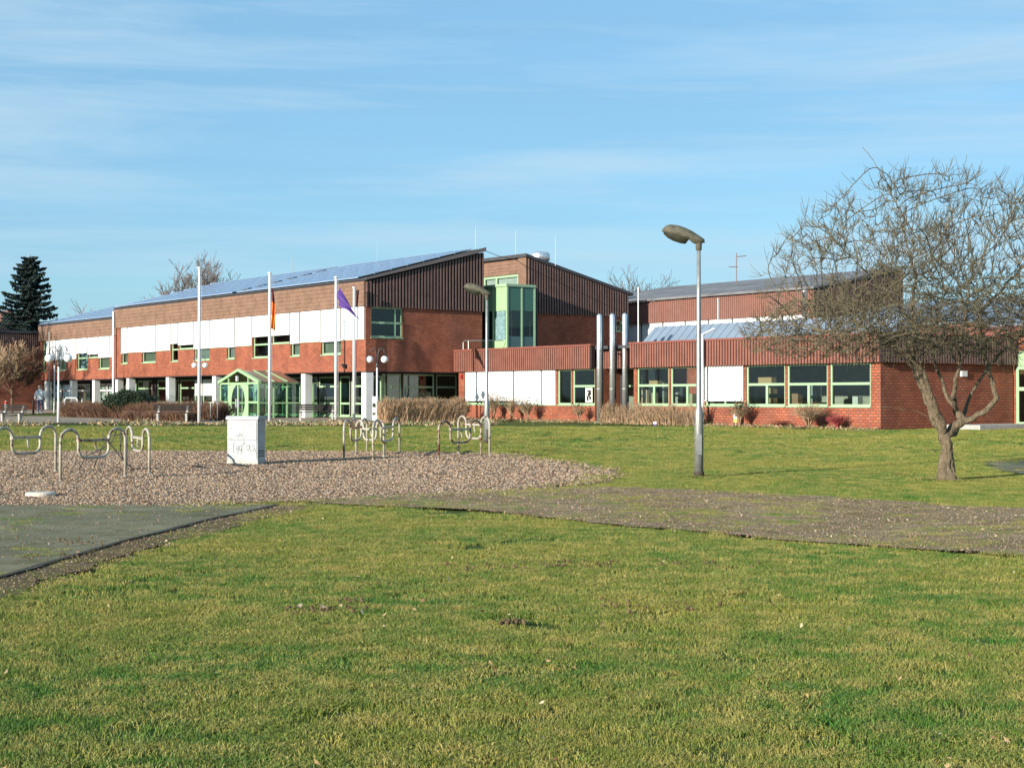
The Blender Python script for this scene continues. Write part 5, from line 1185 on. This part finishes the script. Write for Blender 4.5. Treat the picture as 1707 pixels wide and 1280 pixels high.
# ------------------------------------------------------------------ the big bare tree on the right
def main_tree():
    bx, by = G(1580, 801); D = by; pp = F/D
    def q(px, py, dy=0): y = by+dy; return Vector(((px-CX)/F*y-bx, dy, EYE+(HY-py)/F*y))
    limbs = [
     [q(1580, 803), q(1578, 770), q(1577, 745, .0), q(1574, 728, .0)],
     [q(1574, 728), q(1558, 712, -.05), q(1545, 695, -.15), q(1528, 686, -.2), q(1508, 683, -.3), q(1490, 679, -.35), q(1467, 678, -.4)],
     [q(1574, 728), q(1562, 700, .1), q(1552, 680, .15), q(1543, 655, .15), q(1536, 630, .1), q(1526, 605, 0), q(1520, 578, -.1), q(1524, 545, -.15), q(1520, 505, -.2), q(1526, 460, -.1), q(1518, 420, 0)],
     [q(1574, 728), q(1572, 705, -.2), q(1560, 685, -.35), q(1552, 655, -.5), q(1540, 620, -.7), q(1505, 585, -1.0), q(1470, 560, -1.2), q(1425, 548, -1.4), q(1375, 552, -1.5)],
     [q(1576, 730), q(1590, 712, 0), q(1606, 702, .0), q(1620, 698, -.05), q(1640, 685, -.1), q(1655, 672, -.1), q(1662, 662, -.1), q(1655, 640, -.05), q(1648, 615, 0), q(1642, 595, .1), q(1640, 560, .2), q(1634, 520, .3), q(1640, 475, .35)],
     [q(1606, 702), q(1594, 688, .15), q(1580, 668, .35), q(1572, 640, .55), q(1560, 610, .8), q(1548, 580, 1.0), q(1560, 535, 1.2), q(1575, 490, 1.3)],
     [q(1576, 730), q(1592, 722, .3), q(1603, 700, .5), q(1612, 672, .6), q(1625, 645, .7), q(1643, 622, .8), q(1668, 590, 1.0), q(1700, 560, 1.3), q(1735, 540, 1.5)],
     [q(1594, 688), q(1588, 660, -.3), q(1596, 620, -.6), q(1600, 575, -.9), q(1610, 520, -1.1), q(1600, 470, -1.2)],
     [q(1574, 728), q(1555, 705, .4), q(1540, 660, .8), q(1520, 610, 1.3), q(1480, 570, 1.7), q(1430, 540, 2.0)],
     [q(1536, 630, .1), q(1510, 590, .3), q(1470, 555, .4), q(1430, 525, .5), q(1380, 505, .4), q(1330, 500, .4)],
     [q(1524, 545, -.15), q(1490, 500, -.3), q(1450, 460, -.4), q(1410, 420, -.5)],
     [q(1634, 520, .3), q(1665, 490, .1), q(1700, 450, -.1), q(1730, 420, -.3)],
     [q(1526, 460), q(1512, 400), q(1498, 350), q(1472, 290), q(1440, 245)],
    ]
    nodes = []; par = []
    def add(p, pr): nodes.append(p); par.append(pr); return len(nodes)-1
    def nearest(p): return min(range(len(nodes)), key=lambda i: (nodes[i]-p).length)
    st = .13
    for li, lm in enumerate(limbs):
        cur = add(lm[0], -1) if li == 0 else nearest(lm[0])
        for k in range(1, len(lm)):
            a = nodes[cur].copy(); d = lm[k]-a; n_ = max(1, int(d.length/st))
            for j in range(1, n_+1):
                jit = Vector((random.gauss(0, .012), random.gauss(0, .012), random.gauss(0, .012))) if li else Vector()
                cur = add(a+d*(j/n_)+jit, cur)
    main_n = len(nodes)
    # attractors
    cen = q(1555, 470); A = []
    while len(A) < 7000:
        d = Vector((random.gauss(0, 1), random.gauss(0, 1), random.gauss(0, 1))).normalized(); r = random.random()**(1/2.4)
        if random.random() < .58: p = Vector((cen.x-.25+d.x*3.5*r, d.y*3.0*r, cen.z-.78+d.z*(1.0 if d.z > 0 else .72)*r))
        else: p = Vector((cen.x+d.x*3.35*r, d.y*3.0*r, cen.z+d.z*(2.1 if d.z > 0 else 1.45)*r))
        p.z -= .10*max(0, abs(p.x-cen.x)-1.0)+0*p.y
        f_ = noise.noise(p*.9)
        if f_ < -.25: continue
        if p.z < q(0, 640).z and abs(p.x) < .9: continue
        A.append(p)
    A = np.array([tuple(a) for a in A]); NP = np.array([tuple(n_) for n_ in nodes])
    d2 = ((A[:, None, :]-NP[None, :, :])**2).sum(2); near = d2.argmin(1); nd = d2.min(1)
    alive = np.ones(len(A), bool); DI, DK, ST = 1.1, .125, .095; kids = {}
    for it in range(85):
        idx = np.where(alive & (nd < DI*DI))[0]
        if len(idx) == 0: break
        acc = {}
        for i in idx:
            n_ = near[i]; v = A[i]-NP[n_]; l = np.linalg.norm(v); acc.setdefault(n_, []).append(v/max(l, 1e-6))
        newp = []; newpar = []
        for n_, vs_ in acc.items():
            v = np.sum(vs_, 0); l = np.linalg.norm(v)
            if l < 1e-3: continue
            v = v/l; pv = NP[n_]-NP[par[n_]] if par[n_] >= 0 else np.array((0, 0, .1)); pv = pv/max(1e-6, np.linalg.norm(pv))
            v = v*.70+pv*.55+rng.normal(0, .055, 3); v[2] += .05; v /= np.linalg.norm(v)
            if kids.get(n_, 0) >= 3: continue
            kids[n_] = kids.get(n_, 0)+1; newp.append(NP[n_]+v*ST); newpar.append(n_)
        if not newp: break
        newp = np.array(newp); b0 = len(NP); NP = np.vstack([NP, newp]); par += newpar
        d2 = ((A[:, None, :]-newp[None, :, :])**2).sum(2); m_ = d2.argmin(1); mn = d2.min(1); up = mn < nd
        near[up] = m_[up]+b0; nd[up] = mn[up]; alive &= nd > DK*DK
    n = len(NP); ch = [[] for _ in range(n)]
    for i in range(n):
        if par[i] >= 0: ch[par[i]].append(i)
    E = 2.55; rad = np.zeros(n)
    for i in range(n-1, -1, -1):
        s_ = sum(rad[c]**E for c in ch[i]); rad[i] = max(.0062, s_**(1/E)*1.002) if ch[i] else .0056
    base = [i for i in range(n) if par[i] < 0][0]; sc_r = 1.0
    for i in range(n):
        t = min(1, rad[i]/rad[base]); rad[i] *= 1+(sc_r-1)*t**.45 if sc_r > 1 else 1
        if rad[i] > .010: rad[i] = max(.010, rad[i]/(1+.55*max(0, NP[i][2]-1.0)))
        rad[i] = max(rad[i], .0055)
    e = empty('bare_tree', (bx, by, hz(by)), label='gnarled leafless tree with wide tangled crown on the lawn at right', cat='tree')
    tr = MB(); cr_ = MB(); stack = [base]; starts = [(base, None)]
    while starts:
        s0, pr = starts.pop(); path = [s0] if pr is None else [pr, s0]; cur = s0
        while ch[cur]:
            cs = sorted(ch[cur], key=lambda c: -rad[c]); 
            for c in cs[1:]: starts.append((c, cur))
            cur = cs[0]; path.append(cur)
        pts = [Vector(NP[i]) for i in path]; rr = [rad[i] for i in path]
        if pr is not None: rr[0] = min(rr[0], rr[1]*1.25)
        if len(pts) < 2: continue
        k = 0
        big = rr[min(1, len(rr)-1)]
        if pr is None:
            for i in range(len(pts)):
                rr[i] *= 1.0
            rr[0] = .215; rr[1] = .18; 
            if len(rr) > 3: rr[2] = max(rr[2], .16)
        if big > .045 and len(pts) > 3:
            p2 = []; r2 = []
            for i in range(len(pts)-1):
                p0 = pts[max(i-1, 0)]; p3 = pts[min(i+2, len(pts)-1)]
                for t in (0, .25, .5, .75):
                    a_, b_ = pts[i], pts[i+1]; m0 = (b_-p0)*.5; m1 = (p3-a_)*.5
                    p2.append(a_*(2*t**3-3*t*t+1)+m0*(t**3-2*t*t+t)+b_*(-2*t**3+3*t*t)+m1*(t**3-t*t)); r2.append(rr[i]+(rr[i+1]-rr[i])*t)
            p2.append(pts[-1]); r2.append(rr[-1]); pts, rr = p2, r2
        sides = 36 if big > .08 else 9 if big > .035 else 6 if big > .015 else 4 if big > .008 else 3
        (tr if big > .022 else cr_).tube(pts, rr, sides, cap=False)
    # gnarl the trunk
    v2 = []
    for v in tr.v:
        p = Vector(v); f_ = noise.noise(Vector((p.x*7, p.y*7, p.z*2.2)))*.045-abs(noise.noise(Vector((p.x*19, p.y*19, p.z*2.4))))*.085+noise.noise(Vector((p.x*50, p.y*50, p.z*12)))*.016
        k = max(.15, min(1, (1.6-p.z)/1.0)); d = Vector((p.x-.0, p.y, 0)); d = d.normalized() if d.length > 1e-5 else d
        v2.append(tuple(p+d*f_*k))
    tr.v = v2
    # twigs
    term = [i for i in range(main_n, n)]; cnt = 0
    for i in term:
        k = 3 if not ch[i] else (1 if random.random() < .62 else 0)
        if not ch[i] or rad[i] < .02:
            for _ in range(k):
                p = Vector(NP[i]); pd = Vector(NP[i])-Vector(NP[par[i]]); pd.normalize()
                out = Vector((p.x-cen.x, p.y, (p.z-cen.z)*1.2)).normalized()
                d = (pd*.8+Vector((random.gauss(0, .45), random.gauss(0, .45), random.gauss(.30+.3*(p.z > cen.z), .40)))+out*.35).normalized(); L = random.uniform(.08, .30)*(1.45 if p.z > cen.z else 1); pts = [p]
                for j in range(3):
                    d = (d+Vector((random.gauss(0, .09), random.gauss(0, .09), .10))).normalized(); pts.append(pts[-1]+d*L/3)
                cr_.tube([tuple(a) for a in pts], [.0058, .0052, .0044, .0032], 3, cap=False); cnt += 1
                if random.random() < .5:
                    d2_ = (d+Vector((random.gauss(0, .8), random.gauss(0, .8), random.gauss(0, .6)))).normalized(); cr_.tube([tuple(pts[1]), tuple(pts[1]+d2_*L*.4)], [.0048, .0032], 3, cap=False)
    tr.build('trunk', BARK, e, True); cr_.build('crown', TWIG, e)
    print('tree nodes', n, 'twigs', cnt, 'faces', len(tr.f)+len(cr_.f))
main_tree()

# ------------------------------------------------------------------ street furniture
def hoop(px, y, w_, h_, label, r=.03, m=GALV, rz=0, grp=None, cat='handrail', name='handrail'):
    x = P(px, y); mb = MB(); mb.tube([(-w_/2, 0, 0), (-w_/2, 0, h_-.12), (-w_/2+.1, 0, h_), (w_/2-.1, 0, h_), (w_/2, 0, h_-.12), (w_/2, 0, 0)], r, 8)
    o = mb.build(name, m, loc=(x, y, hz(y)+.02), smooth=True, label=label, cat=cat, group=grp); o.rotation_euler = (0, 0, rz)
hoop(357, 78, .35, 1.0, 'nearer silver hoop rail left of the porch', grp='silver hoop rails'); hoop(363, 80.5, .3, 1.05, 'farther silver hoop rail touching the porch edge', grp='silver hoop rails')
hoop(118.5, 104, .85, .95, 'pale square frame stand left of the evergreen mound', .05, WPOLE, cat='frame', name='frame_stand')
def bollard(px, y, h_, r, label, m=WPOLE, bands=False):
    e = empty('bollard', (P(px, y), y, hz(y)+.02), label=label, cat='bollard'); mb = MB(); mb.lathe([(r, 0), (r, h_-.04), (r*.5, h_), (.01, h_+.01)], sides=12); mb.build('post', m, e, True)
    if bands:
        for z in (.25, .65): mb = MB(); mb.lathe([(r+.004, z), (r+.004, z+.18)], sides=12); mb.build('band', RED, e, True)
bollard(346.5, 79, .42, .07, 'short white bollard by the rails left of the porch'); bollard(137, 103, .95, .05, 'thin pale post near the square frame stand'); bollard(10, 92, .85, .09, 'red and white banded bollard at the far left', bands=True)
bollard(55.5, 96, .9, .07, 'dark post left of the walking person', WOOD)
# small notice posts
def notice(px, n_, z0, w_, h_, ms, label):
    x, y = XY(S(px, n_), n_); e = empty('notice_sign', (x, y, hz(y)), ROT, label=label, cat='sign'); mb = MB(); mb.tube([(0, .02, 0), (0, .02, z0+h_)], .015, 6); mb.build('stake', GALV, e)
    mb = MB(); mb.box(-w_/2, w_/2, -.015, 0, z0+h_*.45, z0+h_); mb.build('upper_plate', ms[0], e); mb = MB(); mb.box(-w_/2, w_/2, -.015, 0, z0, z0+h_*.44); mb.build('lower_plate', ms[1], e)
    mb = MB(); mb.box(-w_*.2, w_*.15, -.018, -.0155, z0+h_*.6, z0+h_*.85); mb.build('mark', mat('sign_blue', (.05, .08, .3)), e)
notice(1226, LN-.5, .18, .20, .36, [WHITE, mat('yellow', (.6, .5, .12))], 'small white and yellow sign before the brick under the white blind')
notice(1092, LN-1.7, .0, .2, .16, [WHITE, mat('violet', (.12, .08, .25))], 'tiny violet and white plate at the foot of the brown hedge')
e = empty('ticket_machine', (P(625, 79.0), 79.0, hz(79)), label='narrow white box unit behind the corner column', cat='machine'); mb = MB(); mb.box(-.13, .13, -.1, .1, 0, 1.25); mb.build('body', COLW, e); mb = MB(); mb.box(-.11, .11, -.103, -.1005, .7, .9); mb.box(-.11, .11, -.103, -.1005, .3, .42); mb.build('slot', BLACK, e)

# ------------------------------------------------------------------ person walking away
def skin(name, vs_, es, rs, mats, parent, fmat, root=0):
    me = bpy.data.meshes.new(name); me.from_pydata(vs_, es, []); o = bpy.data.objects.new(name, me); COL.objects.link(o)
    bpy.context.view_layer.objects.active = o
    md = o.modifiers.new('s', 'SKIN'); o.modifiers.new('sub', 'SUBSURF').levels = 2
    for i, r in enumerate(rs): me.skin_vertices[0].data[i].radius = r if isinstance(r, tuple) else (r, r)
    me.skin_vertices[0].data[root].use_root = True
    dg = bpy.context.evaluated_depsgraph_get(); nm = bpy.data.meshes.new_from_object(o.evaluated_get(dg)); bpy.data.objects.remove(o)
    nm.materials.clear()
    for m in mats: nm.materials.append(m)
    for p in nm.polygons: p.use_smooth = True; p.material_index = fmat(p.center)
    o = bpy.data.objects.new(name, nm); COL.objects.link(o); o.parent = parent; return o
def person():
    yy = 95.0; e = empty('person', (P(66.5, yy), yy, hz(yy)+.02), R(8), label='person walking away on the left path in white hooded jacket and blue jeans', cat='person')
    SK = mat('skin', (.45, .27, .19), .6); JN = mat('jeans', (.05, .075, .14), .8, var=.2); JK = mat('white_jacket', (.72, .74, .76), .8, var=.1); SH = mat('pale_shoe', (.7, .68, .64), .6); HR = mat('hair', (.30, .22, .15), .8)
    V_ = [(0, 0, .92), (0, 0, 1.12), (0, .02, 1.34), (0, .02, 1.45), (0, .0, 1.52), (0, -.0, 1.62),
          (-.10, 0, .88), (-.12, .10, .50), (-.12, -.02, .09), (-.12, .12, .04),
          (.10, 0, .88), (.12, .05, .50), (.12, -.16, .12), (.12, -.05, .05),
          (-.19, .02, 1.36), (-.26, -.04, 1.10), (-.28, .05, .88), (-.28, .09, .80), (.19, .02, 1.36), (.27, .0, 1.10), (.28, .10, .90), (.28, .13, .82)]
    E_ = [(0, 1), (1, 2), (2, 3), (3, 4), (4, 5), (0, 6), (6, 7), (7, 8), (8, 9), (0, 10), (10, 11), (11, 12), (12, 13), (2, 14), (14, 15), (15, 16), (16, 17), (2, 18), (18, 19), (19, 20), (20, 21)]
    Rr = [(.16, .11), (.14, .10), (.16, .10), .06, .055, (.085, .10), .10, .07, .05, .045, .10, .07, .05, .045, .065, .05, .04, .035, .065, .05, .04, .035]
    skin('body', V_, E_, Rr, [SK, JN, SH], e, lambda c: 2 if c.z < .10 else (1 if c.z < 1.0 and abs(c.x) < .235 else 0))
    Vj = [(0, 0, .84), (0, 0, .92), (0, 0, 1.12), (0, .02, 1.34), (0, -.0, 1.46), (-.20, .02, 1.36), (-.27, -.04, 1.10), (-.285, .04, .90), (.20, .02, 1.36), (.28, .0, 1.10), (.285, .09, .92)]
    Ej = [(0, 1), (1, 2), (2, 3), (3, 4), (3, 5), (5, 6), (6, 7), (3, 8), (8, 9), (9, 10)]
    skin('jacket', Vj, Ej, [(.20, .14), (.20, .145), (.18, .135), (.19, .13), (.12, .12), .085, .068, .055, .085, .068, .055], [JK], e, lambda c: 0, 2)
    mb = MB(); mb.ball((0, -.06, 1.47), .11, 12, 8, (1.1, .8, .7)); mb.build('hood', JK, e, True)
    mb = MB(); mb.ball((0, -.015, 1.64), .112, 12, 8, (.95, 1.05, 1.05)); mb.build('hair', HR, e, True)
    e.scale = (1.02, 1.02, 1.02)
person()
